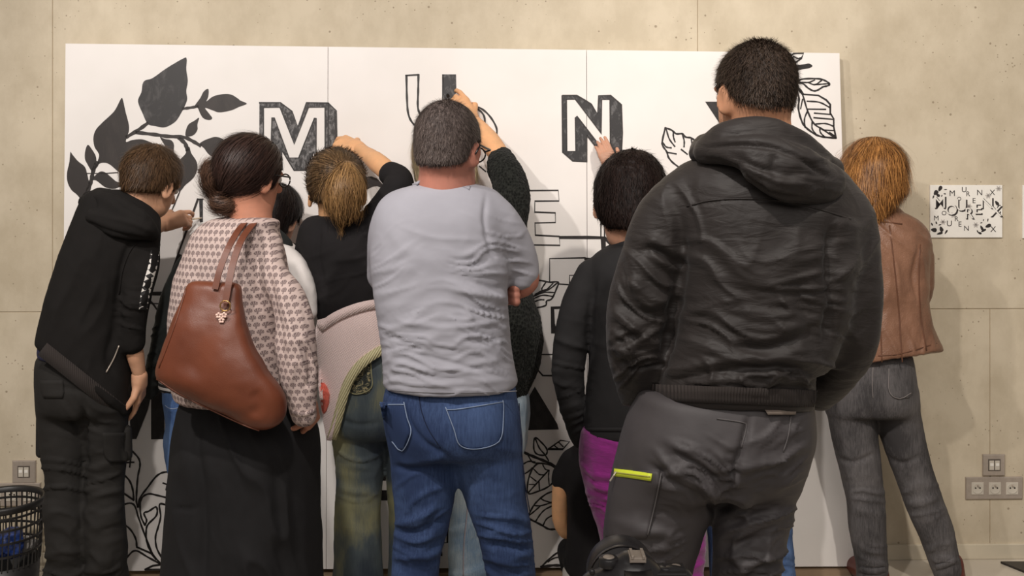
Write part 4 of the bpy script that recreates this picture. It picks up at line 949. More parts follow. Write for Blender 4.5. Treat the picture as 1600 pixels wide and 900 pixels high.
TR = [P.st([(625, 992, 1268, .0, .14), (650, 988, 1270, .0, .155), (700, 972, 1272, .0, .17), (745, 962, 1262, .0, .16), (785, 958, 1248, .0, .12)]),
      P.c([(690, 1050, 0, 70), (770, 1030, .0, 80), (840, 1018, .0, 76), (900, 1010, .0, 68), (980, 1004, .0, 58), (1060, 1002, .02, 52), (1200, 1004, .02, 44), (1330, 1006, .02, 38), (1370, 1006, .02, 40)], k=.03) if False else
      P.c([(1050, 690, 0, 70), (1036, 760, .0, 80), (1022, 820, .0, 78), (1012, 890, .0, 68), (1004, 980, .0, 58), (1002, 1060, .02, 52), (1004, 1200, .02, 44), (1006, 1330, .02, 38), (1006, 1368, .02, 40)], k=.03),
      P.c([(1195, 690, 0, 70), (1186, 760, .0, 60), (1174, 820, .0, 59), (1166, 890, .0, 53), (1160, 980, .0, 50), (1158, 1060, .02, 48), (1158, 1200, .02, 42), (1160, 1330, .02, 38), (1160, 1368, .02, 40)], k=.03)]
P.under += TR
M_WORK = cloth('grey_softshell', srgb(68, 64, 65), .6, .42, .1, 900, .12, .35)
tr = garment('work_trousers', TR, .0050, M_WORK, P.E, [
    ('n', .1, 2), ('s', [(1172, 648), (1162, 690), (1150, 730), (1138, 770)], 5, -10), ('s', [(1020, 700), (1060, 740), (1110, 766), (1135, 785)], 6, 9), ('s', [(1010, 722), (1050, 752), (1100, 782), (1120, 800)], 6, -9), ('s', [(1040, 690), (1085, 712), (1130, 745)], 6, 7), ('s', [(1050, 706), (1090, 730), (1130, 760)], 5, -8), ('f', 1085, 745, 60, 50, 32, 15, 8), ('f', 1190, 770, 60, 70, -22, 17, 9), ('f', 1180, 870, 55, 60, -25, 15, 9), ('f', 1220, 700, 40, 50, -40, 15, 5),
    ('s', [(1130, 830), (1170, 820), (1235, 795)], 6, 9), ('s', [(1125, 850), (1175, 845), (1230, 820)], 6, -8), ('s', [(1130, 870), (1175, 880), (1225, 850)], 6, 8), ('f', 1010, 860, 60, 60, 5, 16, 5), ('f', 1160, 1000, 60, 200, 10, 26, 8), ('f', 1005, 1000, 60, 200, 10, 26, 8), ('s', [(1138, 770), (1128, 800)], 10, -8)], seed=4)
M_SEAMG = plain('seam_grey', srgb(92, 88, 88), .7); M_LIME = plain('lime_zip', srgb(214, 226, 60), .5, var=.05); M_ZTOOTH = plain('zip_teeth', srgb(178, 176, 84), .5)
cp = patch('cargo_pocket', tr, [(735, 962, 1031), (760, 955, 1030), (790, 950, 1023), (820, 946, 1016), (842, 946, 1010)], M_WORK, tr.o, 6, .005)
seam('pocket_edge', tr, [(1033, 740), (1029, 762), (1022, 795), (1012, 836)], 2.2, M_SEAMG, cp, .0065)
z = seam('zip_tape', tr, [(959, 738), (985, 741), (1018, 746)], 12, M_LIME, cp, .0075); seam('zip_teeth', tr, [(960, 738), (985, 741), (1016, 745)], 2.2, M_ZTOOTH, z, .009)
m = MB(); a = cast(tr, 962, 737, .01); m.tube([a, a+Vector((-.004, -.004, -.006)), a+Vector((-.012, -.004, -.018))], .0018, 6); m.obj('zip_pull', M_ALU, z)
seam('waist_seam', tr, [(1120, 654), (1160, 660), (1166, 668), (1158, 700)], 2, M_SEAMG, tr.o, .002); seam('side_seam', tr, [(1236, 650), (1232, 680), (1224, 706)], 2, M_SEAMG, tr.o, .002)
patch('shirt_tail', tr, [(640, 1195, 1245), (648, 1200, 1243)], plain('taupe_shirt', srgb(120, 108, 98), .8), P.E, 6, .012)
short_hair(P, 'hair', hairmat('hair_dark_brown', srgb(32, 25, 22), srgb(92, 74, 60), .6), .006, 13000, .012, 3, .0014, .6, nape=-.062, front=.06, jit=.45, crown=(.0, -.03, .085), spec=[('n', .012, .7)], earcut=.026)
b_ = [ell(P.T((0, .034, -.098)), np.array((.057, .064, .055))*P.hs, P.R, .01), halfspace(P.R @ np.array((0, .3, 1)), P.T((0, .0, -.062)), (P.hc-.3, P.hc+.3), .01), halfspace(P.R @ np.array((0, -1, 0)), P.T((0, .0, 0)), (P.hc-.3, P.hc+.3), .01)]
crw = P.T((0, 0, 0))
hair('beard', b_, .005, hairmat('beard_dark', srgb(28, 20, 17), srgb(72, 54, 44)), P.E, [dict(count=3500, flow=lambda p: np.array((0., .3, -1.))+p*0, steps=2, seg=.004, width=.0013, lift=.8)], seed=6)
P.finish(SK['man2'], .014)
P.hand(P.w(1012, 640, .12), (.1, .3, -1), (1, 0, 0), 1.0); P.fine = []
P.shoe(1006, .0, M_SHOEB, -8, .29); P.shoe(1162, .0, M_SHOEB, 10, .29)
# ------------------------------------------------------------------ the boy in the black hoodie
P = Person(3.33, 135, 'boy in baggy black hoodie and cargo trousers leaning towards the left panel')
P.head(241, 272, .05, 36, yaw=28, pitch=20, roll=6, neck=(196, 345, .0), nr=27)
HO = [P.st([(296, 140, 200, .0, .05), (308, 132, 222, .0, .09), (325, 124, 240, .0, .11), (350, 113, 250, .0, .125), (400, 96, 243, .0, .14), (450, 80, 222, .0, .145), (500, 68, 208, .0, .145), (550, 58, 205, .0, .145), (600, 56, 205, .0, .145), (662, 60, 206, .0, .14)], yaw=.25),
      P.c([(222, 365, -.02, 27), (224, 410, -.04, 24), (214, 460, -.06, 23), (206, 505, -.05, 22), (206, 535, -.04, 20)], k=.02),
      P.c([(150, 340, .05, 26), (185, 350, .2, 24), (228, 362, .27, 20)], k=.03)]
bx_ = (P.hc-1.5, P.hc+1.5)
hc_ = P.cut((58, 545), (200, 655)); P.under += [HO[0], hc_]; HO.insert(1, hc_)
garment('undershirt', [P.st([(520, 72, 190, .0, .11), (545, 64, 190, .0, .125), (566, 62, 190, .0, .125)], yaw=.1)], .008, plain('navy_jersey', srgb(46, 46, 78), .9), P.E)
M_HOOD = cloth('black_sweatshirt', srgb(31, 29, 28), .95, .15, .12, 900, .2, 0)
ho = garment('hoodie', HO, .0065, M_HOOD, P.E, [('n', .09, 3), ('f', 130, 470, 60, 120, -60, 30, 5), ('f', 208, 500, 26, 50, 5, 10, 6), ('s', [(185, 600), (170, 560), (180, 520), (188, 480)], 8, -9), ('s', [(215, 365), (196, 400), (186, 450), (184, 500)], 6, -9), ('s', [(130, 560), (150, 600), (190, 640)], 8, 7), ('s', [(110, 400), (90, 470), (80, 540)], 10, 4), ('f', 205, 440, 25, 40, 40, 14, 5)], seed=21)
garment('hood', [P.c([(135, 316, -.03, 12), (162, 314, -.08, 14), (190, 326, -.11, 17), (218, 346, -.11, 18), (238, 366, -.07, 12)], k=.03), P.c([(140, 308, .02, 11), (165, 302, .03, 9), (200, 316, .02, 9), (232, 352, .02, 9)], k=.03), P.c([(150, 340, -.11, 16), (185, 354, -.12, 18), (215, 362, -.11, 14)], k=.03)], .006, M_HOOD, P.E,
        [('n', .06, 3), ('s', [(135, 330), (170, 340), (210, 350), (246, 366)], 4, 5), ('s', [(128, 344), (160, 358), (200, 370), (245, 378)], 4, -6), ('s', [(145, 308), (150, 330)], 4, -5), ('s', [(170, 305), (195, 325), (230, 345)], 4, -5)], seed=3)
seam('hem_rib', ho, [(66, 545), (100, 572), (140, 604), (180, 636), (196, 648)], 24, M_RIB, ho.o, .004, 5)
seam('shoulder_seam', ho, [(232, 372), (208, 385), (192, 420), (186, 460)], 2, M_SEAMG if False else M_HOOD, ho.o, .003)
t = NT('checked_tape'); ch_ = t.n('TexChecker', {'Vector': t.mapping((1, .001, 1), (0, .5, 0)), 'Scale': 75, 'Color1': srgb(215, 210, 204), 'Color2': srgb(36, 34, 34)}); t.set(color=ch_.outputs[0], rough=.8)
seam('sleeve_tape', ho, [(244, 380), (240, 410), (232, 440), (226, 466), (224, 484)], 14, t.m, ho.o, .003, 5)
m = seam('pocket_zip', ho, [(186, 540), (178, 560), (166, 582)], 2, M_ALU, ho.o, .003)
P.skinp += [P.c([(205, 525, -.04, 15), (212, 556, -.02, 14), (219, 590, .0, 10.5)], k=.02)]
P.hand(P.w(218, 588, .0), (-.12, .35, -1), (-1, .0, 0), .95, (.3, .3, .35, .4, .4), .2, left=False)
P.skinp += [P.c([(225, 362, .28, 15), (244, 356, .30, 12), (256, 350, .33, 10)], k=.02)]
P.hand(P.w(252, 351, .33), (.75, .45, .25), (-.1, .9, -.5), .92, (.9, .55, .9, 1.0, 1.1), .8, left=True)
P.under += [P.c([(180, 330, .0, 22), (200, 310, .0, 20)], k=.03)]
TR = [P.st([(560, 62, 198, .0, .115), (580, 59, 200, .0, .125), (610, 60, 202, .0, .13), (640, 62, 203, .0, .12), (655, 66, 200, .0, .10)]),
      P.c([(600, 97, 0, 36)] and [(97, 600, 0, 37), (97, 660, .0, 36), (101, 715, .0, 34), (102, 745, .0, 31), (104, 800, .0, 33), (106, 850, .0, 32), (106, 875, .01, 30), (104, 900, .02, 36), (105, 960, .02, 34), (106, 975, .02, 30)], k=.02),
      P.c([(163, 600, 0, 38), (164, 660, .0, 35), (166, 715, .0, 30), (164, 760, .0, 29), (164, 810, .0, 31), (166, 860, .0, 32), (167, 885, .02, 29), (166, 905, .02, 34), (168, 960, .02, 32), (168, 975, .02, 30)], k=.02)]
P.under += TR
M_CARGO = cloth('black_cargo_twill', srgb(36, 34, 32), .85, .3, .15, 900, .15, .45)
ct = garment('cargo_trousers', TR, .007, M_CARGO, P.E, [('n', .08, 2.5), ('s', [(130, 620), (132, 680), (134, 740)], 5, -12), ('f', 105, 780, 45, 70, 15, 18, 8), ('f', 165, 780, 40, 80, -15, 16, 7), ('f', 105, 880, 45, 30, 5, 10, 9), ('f', 168, 885, 40, 25, -12, 10, 9), ('f', 150, 650, 60, 40, 25, 18, 5), ('s', [(70, 610), (100, 606), (125, 612)], 4, -5)], seed=31)
fp = patch('cargo_flap', ct, [(676, 160, 196), (700, 161, 198), (714, 164, 199), (722, 172, 198)], M_CARGO, ct.o, 5, .012)
garment('cargo_pocket', [P.c([(197, 672, -.0, 9), (198, 712, -.0, 9)], k=.01)], .006, M_CARGO, P.E); garment('cargo_pocket', [P.c([(66, 640, .0, 9), (64, 708, .0, 8)], k=.01)], .006, M_CARGO, P.E)
patch('back_pocket', ct, [(594, 63, 98), (612, 64, 100), (622, 68, 98)], M_CARGO, ct.o, 5, .005)
short_hair(P, 'hair', hairmat('hair_brown', srgb(46, 32, 22), srgb(120, 90, 62), .5), .011, 9000, .03, 5, .0022, .15, nape=-.075, front=.06, jit=.18, crown=(.02, -.04, .085), spec=[('n', .02, 2.2), ('n', .008, .8)], earcut=.022, seed=4)
P.finish(SK['boy'], .013)
P.shoe(105, .03, M_SHOEB, -5, .27); P.shoe(168, .03, M_SHOEB, 12, .27)
# his brush
br = MB(); p0, p1 = P.w(254, 348, .37), P.w(312, 341, .49); br.tube([p0, p0+(p1-p0)*.5, p1], [.0028, .0035, .003], 8)
br = br.obj('paint_brush', plain('pale_brush_wood', srgb(214, 196, 170), .5)); tag(br, 'thin pale paint brush held against the small outlined letter by the boy', 'brush')
d_ = (p1-p0)/np.linalg.norm(p1-p0); m = MB(); m.tube([p1, p1+d_*.012], [.0038, .0036], 8); m.obj('ferrule', M_ALU, br); m = MB(); m.tube([p1+d_*.012, p1+d_*.022, p1+d_*.03], [.0035, .004, .001], 8); m.obj('bristles', M_INK, br)

# ------------------------------------------------------------------ child in dark vest, behind the woman
P = Person(3.56, 366, 'dark haired person in dark vest and white sleeve leaning behind the brown bag woman')
P.head(434, 328, .08, 32, yaw=25, pitch=22, roll=6, neck=(404, 378, .02), nr=24)
SH = [P.st([(372, 385, 440, .0, .05), (385, 345, 462, .0, .09), (410, 300, 474, .0, .11), (450, 280, 480, .0, .12), (520, 262, 470, .0, .12), (580, 248, 420, .0, .12), (618, 246, 400, .0, .12)], yaw=-.1),
      P.c([(446, 396, -.12, 15), (464, 420, -.2, 18), (476, 455, -.22, 18), (485, 488, -.22, 13)], k=.02)]
P.under += SH[:1]
t = NT('white_cotton_striped'); z_ = t.xyz()[2]; z0 = float(P.w(0, 484)[2]); st_ = t.math('LESS_THAN', t.math('FRACT', t.math('MULTIPLY', z_, 52)), .5)
c_ = t.mix(t.math('MULTIPLY', st_, t.math('LESS_THAN', z_, z0)), srgb(222, 216, 212), srgb(30, 29, 31)); t.set(color=c_, rough=.9).bump(t.noise(40, 3), .2, .003)
sh = garment('striped_shirt', SH, .008, t.m, P.E, [('n', .05, 3), ('s', [(462, 405), (470, 440), (486, 475)], 4, -5)], seed=4)
VS = [P.st([(366, 392, 438, .0, .06), (380, 350, 452, .0, .11), (410, 296, 452, .0, .125), (450, 276, 446, .0, .135), (520, 258, 440, .0, .135), (560, 248, 410, .0, .135), (596, 245, 400, .0, .135)], yaw=-.1),
      P.c([(300, 420, -.02, 26), (276, 470, -.03, 26), (256, 540, -.03, 21), (240, 590, .0, 16), (233, 612, .02, 13)], k=.03),
      P.c([(400, 372, -.02, 14), (425, 366, -.04, 14), (446, 385, -.02, 12)], k=.02)]
garment('dark_vest', VS, .008, cloth('dark_green_quilt', srgb(40, 43, 42), .8, .3, .15, 700, .2, .4), P.E, [('n', .06, 3), ('f', 255, 560, 24, 60, -25, 12, 7)], seed=9)
TR = [P.st([(600, 252, 400, .0, .11), (640, 256, 400, .0, .12), (700, 262, 398, .0, .11), (720, 264, 396, .0, .09)]),
      P.c([(290, 690, 0, 33), (300, 780, .0, 30), (305, 900, .0, 24), (308, 930, .0, 24)], k=.03), P.c([(362, 690, 0, 33), (362, 780, .0, 30), (362, 900, .0, 24), (362, 930, .0, 24)], k=.03)]
P.under += TR; M_J3 = denim('denim_mid', srgb(44, 70, 118), srgb(104, 134, 178), wear=.6)
j3 = garment('jeans', TR, .011, M_J3, P.E, [('n', .06, 2), ('s', [(252, 628), (268, 640), (284, 636)], 2, 4)], seed=9)
seam('stitching', j3, [(254, 630), (264, 638), (276, 638), (288, 632)], 1.5, M_ST, j3.o, .001)
short_hair(P, 'hair', hairmat('hair_black_child', srgb(14, 11, 11), srgb(48, 38, 36), .38), .014, 7000, .05, 6, .002, .05, nape=-.14, front=.04, jit=.12, crown=(.0, -.01, .1), spec=[('n', .03, 2)], earcut=.018, extra=[ell(P.T((0, -.035, -.06)), np.array((.074, .068, .075))*P.hs, P.R, .03)])
P.hand(P.w(231, 612, .02), (-.1, .3, -1), (1, 0, 0), .8); P.fine = []
P.finish(SK['child'], .014); P.shoe(308, .0, M_SHOEW, -5, .23); P.shoe(362, .0, M_SHOEW, 6, .23)

# ------------------------------------------------------------------ the woman with the ponytail
P = Person(3.44, 560, 'woman with streaked ponytail, black top and pink jumper, right arm raised')
P.head(527, 284, .0, 40, yaw=6, pitch=18, roll=-2, neck=(531, 346, .0), nr=25)
TP = [P.st([(332, 512, 552, .0, .05), (342, 488, 580, .0, .08), (360, 474, 598, .0, .1), (385, 468, 604, .0, .115), (430, 478, 606, .0, .12), (480, 492, 610, .0, .125), (530, 500, 618, .0, .12)]),
      P.c([(585, 350, .0, 27), (606, 322, .02, 27), (622, 294, .04, 24), (622, 281, .07, 22), (612, 273, .09, 20)], k=.03, smooth=True),
      P.c([(490, 360, .0, 22), (480, 400, .05, 20), (484, 440, .14, 18), (496, 470, .22, 16)], k=.03)]
P.under += TP[:1]
M_BT = cloth('black_jersey', srgb(33, 31, 32), .9, .2, .12, 1000, .15)
tp = garment('black_top', TP, .006, M_BT, P.E, [('n', .07, 2), ('s', [(500, 352), (498, 400), (506, 450)], 4, -8), ('f', 545, 400, 60, 60, -8, 18, 4), ('f', 595, 318, 45, 40, -35, 9, 5.5), ('f', 520, 460, 40, 30, -20, 11, 4), ('s', [(540, 350), (580, 345), (620, 310)], 4, -5), ('s', [(560, 372), (595, 350), (625, 318)], 4, 5)], seed=13)
P.skinp += [P.c([(616, 277, .08, 16), (592, 256, .14, 16.5), (574, 242, .22, 13), (560, 232, .28, 11)], k=.02)]
P.hand(P.w(562, 234, .28), (-.8, .42, .32), (-.45, .75, -.5), 1.05, (.8, .55, .95, 1.1, 1.2), .8, left=False, spread=.05)
SW = [P.st([(470, 492, 614, .0, .135), (484, 486, 618, .0, .142), (500, 489, 622, .0, .15), (560, 496, 626, .0, .155), (600, 497, 628, .0, .155)], k=.02)]
JT = [P.st([(540, 505, 622, .0, .125), (580, 508, 632, .0, .14), (630, 512, 636, .0, .145), (670, 514, 636, .0, .13), (690, 520, 630, .0, .1)]),
      P.c([(556, 620, 0, 38), (559, 690, .0, 40), (562, 740, .0, 36), (559, 800, .0, 36), (559, 860, .0, 38), (559, 930, .01, 40), (558, 955, .01, 40)], k=.02),
      P.c([(618, 640, 0, 33), (632, 700, .03, 33), (636, 760, .04, 32), (640, 830, .05, 33), (642, 930, .05, 36), (642, 955, .05, 36)], k=.02)]
P.under += JT
t = NT('dirty_wash_denim'); sz = t.xyz()
f_ = t.math('ADD', t.noise(3.2, 3, .5, t.mapping((1.6, 1, 1), loc=(.3, 0, .12))), t.math('MULTIPLY', t.noise(60, 4, .7, t.mapping((3, 3, .4))), .12))
c_ = t.ramp(f_, [(.42, srgb(44, 54, 66)), (.56, srgb(80, 90, 94)), (.68, srgb(142, 140, 106))]); t.set(color=c_, rough=.85).bump(t.noise(500, 2), .25, .001)
jt = garment('flared_jeans', JT, .007, t.m, P.E, [('n', .07, 2), ('s', [(528, 655), (560, 664), (596, 660)], 4, -5), ('f', 560, 700, 45, 40, 8, 18, 5), ('f', 560, 760, 45, 30, 5, 12, 5), ('f', 560, 860, 45, 80, 70, 22, 5), ('s', [(600, 690), (600, 800), (603, 900)], 5, -6)], seed=15)
t = NT('embroidered_denim'); v_ = t.n('TexVoronoi', {'Vector': t.co.outputs['Object'], 'Scale': 60.0}, feature='DISTANCE_TO_EDGE').outputs['Distance']
nn = t.noise(48, 3, .7, None, 2.2)
t.set(color=t.ramp(nn, [(.40, srgb(30, 34, 34)), (.5, srgb(70, 74, 64)), (.58, srgb(160, 148, 112))]), rough=.8).bump(nn, .6, .003)
bp = patch('embroidered_pocket', jt, [(548, 568, 577), (562, 556, 578), (585, 542, 579), (604, 536, 579), (612, 546, 578), (616, 556, 570)], t.m, jt.o, 4, .004)
seam('stitching', jt, [(578, 550), (580, 580), (580, 606), (556, 616), (536, 606)], 1.8, plain('stitch_sand', srgb(150, 146, 112), .9), bp, .006)
# jumper tied round the hips
def knit(name, c1, sc_=160):
    t = NT(name); w1 = t.n('TexWave', {'Vector': t.mapping((1, 1, 1), (0, .5, 0)), 'Scale': sc_*.32, 'Distortion': .6, 'Detail': 1}).outputs['Fac']; w2 = t.n('TexWave', {'Vector': t.mapping((1, 1, 1), (0, -.9, 0)), 'Scale': sc_*.32, 'Distortion': .6}).outputs['Fac']
    h_ = t.math('MULTIPLY', w1, w2); t.set(color=t.mix(h_, tuple(x*.92 for x in c1[:3])+(1,), c1), rough=.95, sheen=.3, spec=.15).bump(h_, .5, .003); return t.m
M_PK = knit('pink_knit', srgb(246, 222, 218)); M_CRM = NT('cream_rib'); ww = M_CRM.n('TexWave', {'Vector': M_CRM.mapping((1, 1, 1), (0, -.5, 0)), 'Scale': 44}); M_CRM.set(color=M_CRM.ramp(ww.outputs['Fac'], [(.2, srgb(186, 176, 132)), (.6, srgb(232, 224, 182))]), rough=.95).bump(ww.outputs['Fac'], .7, .003); M_CRM = M_CRM.m
D_, Lq, hq = None, None, None
cut = [halfspace(np.array((0, -1, 0)), P.w(560, 560, .06), (P.hc-1, P.hc+1), .01)]
hold = garment('jumper_knot_band', SW, .008, M_PK, P.E, [('n', .05, 2), ('s', [(500, 505), (550, 488), (620, 482)], 4, -5)], seed=4) if False else None
base = Mesh(); Dv, Lv, hv = volume([*[p.grown(.004) for p in JT+TP[:1]], P.st([(478, 490, 618, .0, .145), (510, 489, 624, .0, .158), (560, 494, 628, .0, .16), (620, 500, 632, .0, .158), (700, 504, 628, .0, .14)])], .009)
base.V, base.Q = nets(Dv, Lv, hv, 2); base.N = normals(base.V, base.Q); base._b = None
jr = [(496, 500, 622, 466), (493, 515, 624, 480), (492, 530, 624, 500), (493, 545, 622, 518), (495, 560, 616, 530), (496, 580, 594, 544), (497, 600, 570, 558), (499, 620, 552, 578), (502, 640, 540, 602), (505, 660, 531, 630), (508, 676, 525, 655), (510, 688, 518, 689)]
rows_ = [(a, b, c, d) for a, b, c, d in jr]
sw = patch('pink_jumper', base, rows_, M_PK, P.E, 5, .006)
sw2 = Mesh(); sw2._b = BVHTree.FromPolygons([tuple(v.co) for v in sw.data.vertices], [tuple(p.vertices) for p in sw.data.polygons]); sw2.V = np.array([tuple(v.co) for v in sw.data.vertices])
seam('cream_trim', sw2, [(618, 537), (600, 545), (575, 560), (556, 578), (542, 602), (533, 632), (526, 660), (518, 686)], 15, M_CRM, sw, .004, 5)
seam('waist_roll', sw2, [(499, 512), (530, 492), (570, 478), (618, 472)], 15, M_PK, sw, .010, 5)
patch('coral_spot', sw2, [(598, 499, 506), (604, 499, 511), (616, 500, 515), (630, 501, 514), (642, 503, 510), (646, 505, 507)], plain('coral_wool', srgb(222, 112, 96), .95, var=.2, vs=120), sw, 4, .004)
# hair: skull cap drawn back to a tie, then the tail
hm = hairmat('hair_streaked', srgb(74, 50, 32), srgb(206, 160, 104), .42, 150)
tie = P.w(541, 264, -.155)
box = (P.hc-.4, P.hc+.4)
pr = [P.cr(.010), halfspace(P.R @ np.array((0, 1, -.3)), P.T((0, .055, 0)), box, .012), halfspace(P.R @ np.array((0, .35, -1)), P.T((0, -.05, -.085)), box, .02)]
for sx in (-1, 1): pr.append(ell(P.T((sx*.084, .02, -.055)), np.array((.03, .03, .045))*P.hs, P.R, .012, '-'))
def fl(p): return tie[None]-p
hmc = hairmat('hair_roots', srgb(36, 27, 22), srgb(176, 138, 96), .45, 150, skew=.55)
hair('hair', pr, .005, hmc, P.E, [dict(count=6500, flow=fl, steps=6, seg=.013, width=.0022, lift=.03, jit=.07)], [('n', .02, 1.6)], 7)
tail = [P.c([(541, 262, -.12, 9), (540, 268, -.135, 15), (534, 290, -.145, 22), (530, 312, -.135, 21), (533, 328, -.125, 13)], k=.02), P.c([(541, 262, -.12, 8), (549, 285, -.14, 17), (548, 308, -.13, 16), (553, 326, -.12, 8)], k=.02)]
hair('ponytail', tail, .005, hm, P.E, [dict(count=4500, flow=lambda p: np.array((0.03, 0, -1.))+p*0, steps=7, seg=.014, width=.0024, lift=.04, jit=.13, curl=.25)], [('n', .015, 2)], 9)
m = MB(); m.lathe([(.020, -.007), (.025, 0), (.020, .007)], tuple(P.w(541, 263, -.115)), 16, M=Matrix.Rotation(.5, 3, 'X').to_4x4()); m.obj('hair_tie', M_BT, P.E, True)
m = MB(); m.tube([P.w(497, 296, .0), P.w(495, 315, -.02), P.w(502, 326, -.02), P.w(500, 336, -.01)], .002, 5); m.obj('loose_curl', hm, P.E, True)
P.finish(SK['arm'], .013); P.shoe(560, .03, M_SHOEB, -5, .24); P.shoe(642, .06, M_SHOEB, 8, .24)
nk = MB(); nk.tube([P.w(516, 333, -.07), P.w(530, 336, -.085), P.w(546, 333, -.07)], .0016, 6); nk.obj('necklace', plain('orange_cord', srgb(206, 120, 50), .5), P.E, True)
br = MB(); p0, p1 = P.w(534, 226, .40), P.w(523, 218, .455); br.tube([p0, p1], .006, 10); br = br.obj('marker', M_BLK); tag(br, 'black marker pen gripped by the ponytailed woman against the letter M', 'marker', 'markers in painting hands')
m = MB(); m.tube([p1, p1+(p1-p0)*.12], [.004, .002], 8); m.obj('nib', M_INK, br)

# ------------------------------------------------------------------ the one in the dark fuzzy cardigan
P = Person(3.57, 775, 'blonde person in dark fuzzy cardigan and pale jeans reaching up with ringed hand')
P.head(695, 234, .0, 40, yaw=12, pitch=-8, roll=-4, neck=(706, 312, .0), nr=26)
CG = [P.st([(308, 690, 740, .0, .06), (322, 660, 800, .0, .1), (345, 652, 816, .0, .12), (400, 655, 822, .0, .13), (470, 660, 836, .0, .14), (510, 660, 848, .0, .15), (545, 660, 851, .0, .155), (580, 665, 846, .0, .15), (610, 672, 833, .0, .14), (632, 690, 822, .0, .12)]),
      P.c([(790, 350, .0, 33), (800, 310, .0, 30), (796, 280, .02, 27), (786, 262, .05, 25), (783, 248, .09, 20)], k=.03),
      P.c([(672, 350, .0, 26), (664, 420, .02, 24), (672, 490, .1, 20)], k=.03)]
P.under += CG[:1]
t = NT('fuzzy_charcoal_knit'); v_ = t.n('TexVoronoi', {'Vector': t.mapping((1, 1, .7)), 'Scale': 130.0, 'Randomness': .8}).outputs['Distance']; nz = t.noise(220, 4, .7)
t.set(color=t.ramp(t.math('ADD', t.math('MULTIPLY', v_, .5), t.math('MULTIPLY', nz, .6)), [(.35, srgb(18, 19, 18)), (.75, srgb(46, 47, 44))]), rough=1.0, spec=.05, sheen=.05).bump(v_, 1.0, .006)
cg = garment('fuzzy_cardigan', CG, .006, t.m, P.E, [('n', .008, 1.8), ('n', .07, 3), ('s', [(790, 272), (812, 320), (818, 360)], 8, -5), ('s', [(772, 270), (785, 300), (800, 340)], 6, -5), ('s', [(838, 480), (826, 540), (824, 600)], 7, -6)], seed=17)
P.skinp += [P.c([(785, 250, .07, 16), (766, 222, .15, 17), (745, 196, .22, 13), (733, 184, .26, 10.5)], k=.02)]
P.hand(P.w(738, 190, .23), (-.42, .12, .66), (-.25, .9, -.25), 1.0, (.8, .45, .8, .95, 1.0), .8, spread=.06)
for q_, (x, y) in enumerate(((706, 147), (714, 146), (704, 158))):
    m = MB(); c = P.w(x, y, .315 if q_ < 2 else .30); m.lathe([(.0085, -.002), (.0105, 0), (.0085, .002), (.0085, -.002)], tuple(c), 16, M=Matrix.Rotation(1.2, 3, 'Y').to_4x4()); m.obj('ring', plain('silver_ring_%d' % q_, srgb(90, 84, 80), .25, .5, .9), P.E, True)
JT = [P.st([(600, 682, 822, .0, .12), (640, 684, 830, .0, .13), (690, 690, 826, .0, .12), (712, 696, 818, .0, .1)]),
      P.c([(728, 690, 0, 36), (734, 750, .0, 30), (733, 800, .0, 29), (731, 850, .0, 30), (733, 910, .0, 32), (734, 925, .0, 32)], k=.02),
      P.c([(786, 690, 0, 35), (776, 760, .03, 29), (764, 830, .05, 27), (762, 910, .05, 27), (762, 925, .05, 27)], k=.02)]
P.under += JT
t = NT('bleached_denim'); f_ = t.math('ADD', t.noise(4, 3, .5), t.math('MULTIPLY', t.noise(70, 4, .7, t.mapping((3, 3, .35))), .5))
t.set(color=t.ramp(f_, [(.55, srgb(126, 152, 178)), (.9, srgb(198, 208, 210))]), rough=.9).bump(t.noise(300, 3), .3, .002)
jt = garment('pale_jeans', JT, .007, t.m, P.E, [('n', .06, 2), ('f', 735, 870, 36, 50, -20, 16, 8), ('f', 735, 780, 30, 50, 60, 24, 4)], seed=12)
seam('side_seam', jt, [(729, 725), (731, 770), (730, 800), (725, 850), (724, 900)], 2, plain('stitch_mauve', srgb(168, 160, 168), .9), jt.o, .002)
hb = hairmat('hair_blonde', srgb(150, 124, 88), srgb(222, 204, 168), .4)
hair('hair', [P.cr(.016), P.c([(664, 240, -.02, 15), (662, 270, -.03, 15), (664, 292, -.03, 11)], k=.03), P.c([(725, 240, -.03, 16), (730, 275, -.04, 17), (730, 300, -.04, 11)], k=.03), P.c([(696, 250, -.07, 30), (696, 300, -.08, 22)], k=.04), halfspace(P.R @ np.array((0, 1, -.2)), P.T((0, .04, 0)), (P.hc-.4, P.hc+.4), .012)], .006, hb, P.E,
     [dict(count=3500, flow=lambda p: np.array((0., 0, -1.))+p*0, steps=6, seg=.014, width=.002, lift=.02, jit=.1)], [('n', .02, 2)], 3)
P.finish(SK['arm'], .013); P.shoe(734, .0, M_SHOEW, -4, .24); P.shoe(764, .06, M_SHOEW, 8, .24)
br = MB(); p0, p1 = P.w(700, 150, .295), P.w(698, 143, .335); br.tube([p0, p1], .006, 10); br = br.obj('marker', M_BLK); tag(br, 'black marker pen in the ringed hand filling in the letter U', 'marker', 'markers in painting hands')
m = MB(); m.tube([p1, p1+(p1-p0)*.12], [.004, .002], 8); m.obj('nib', M_INK, br)
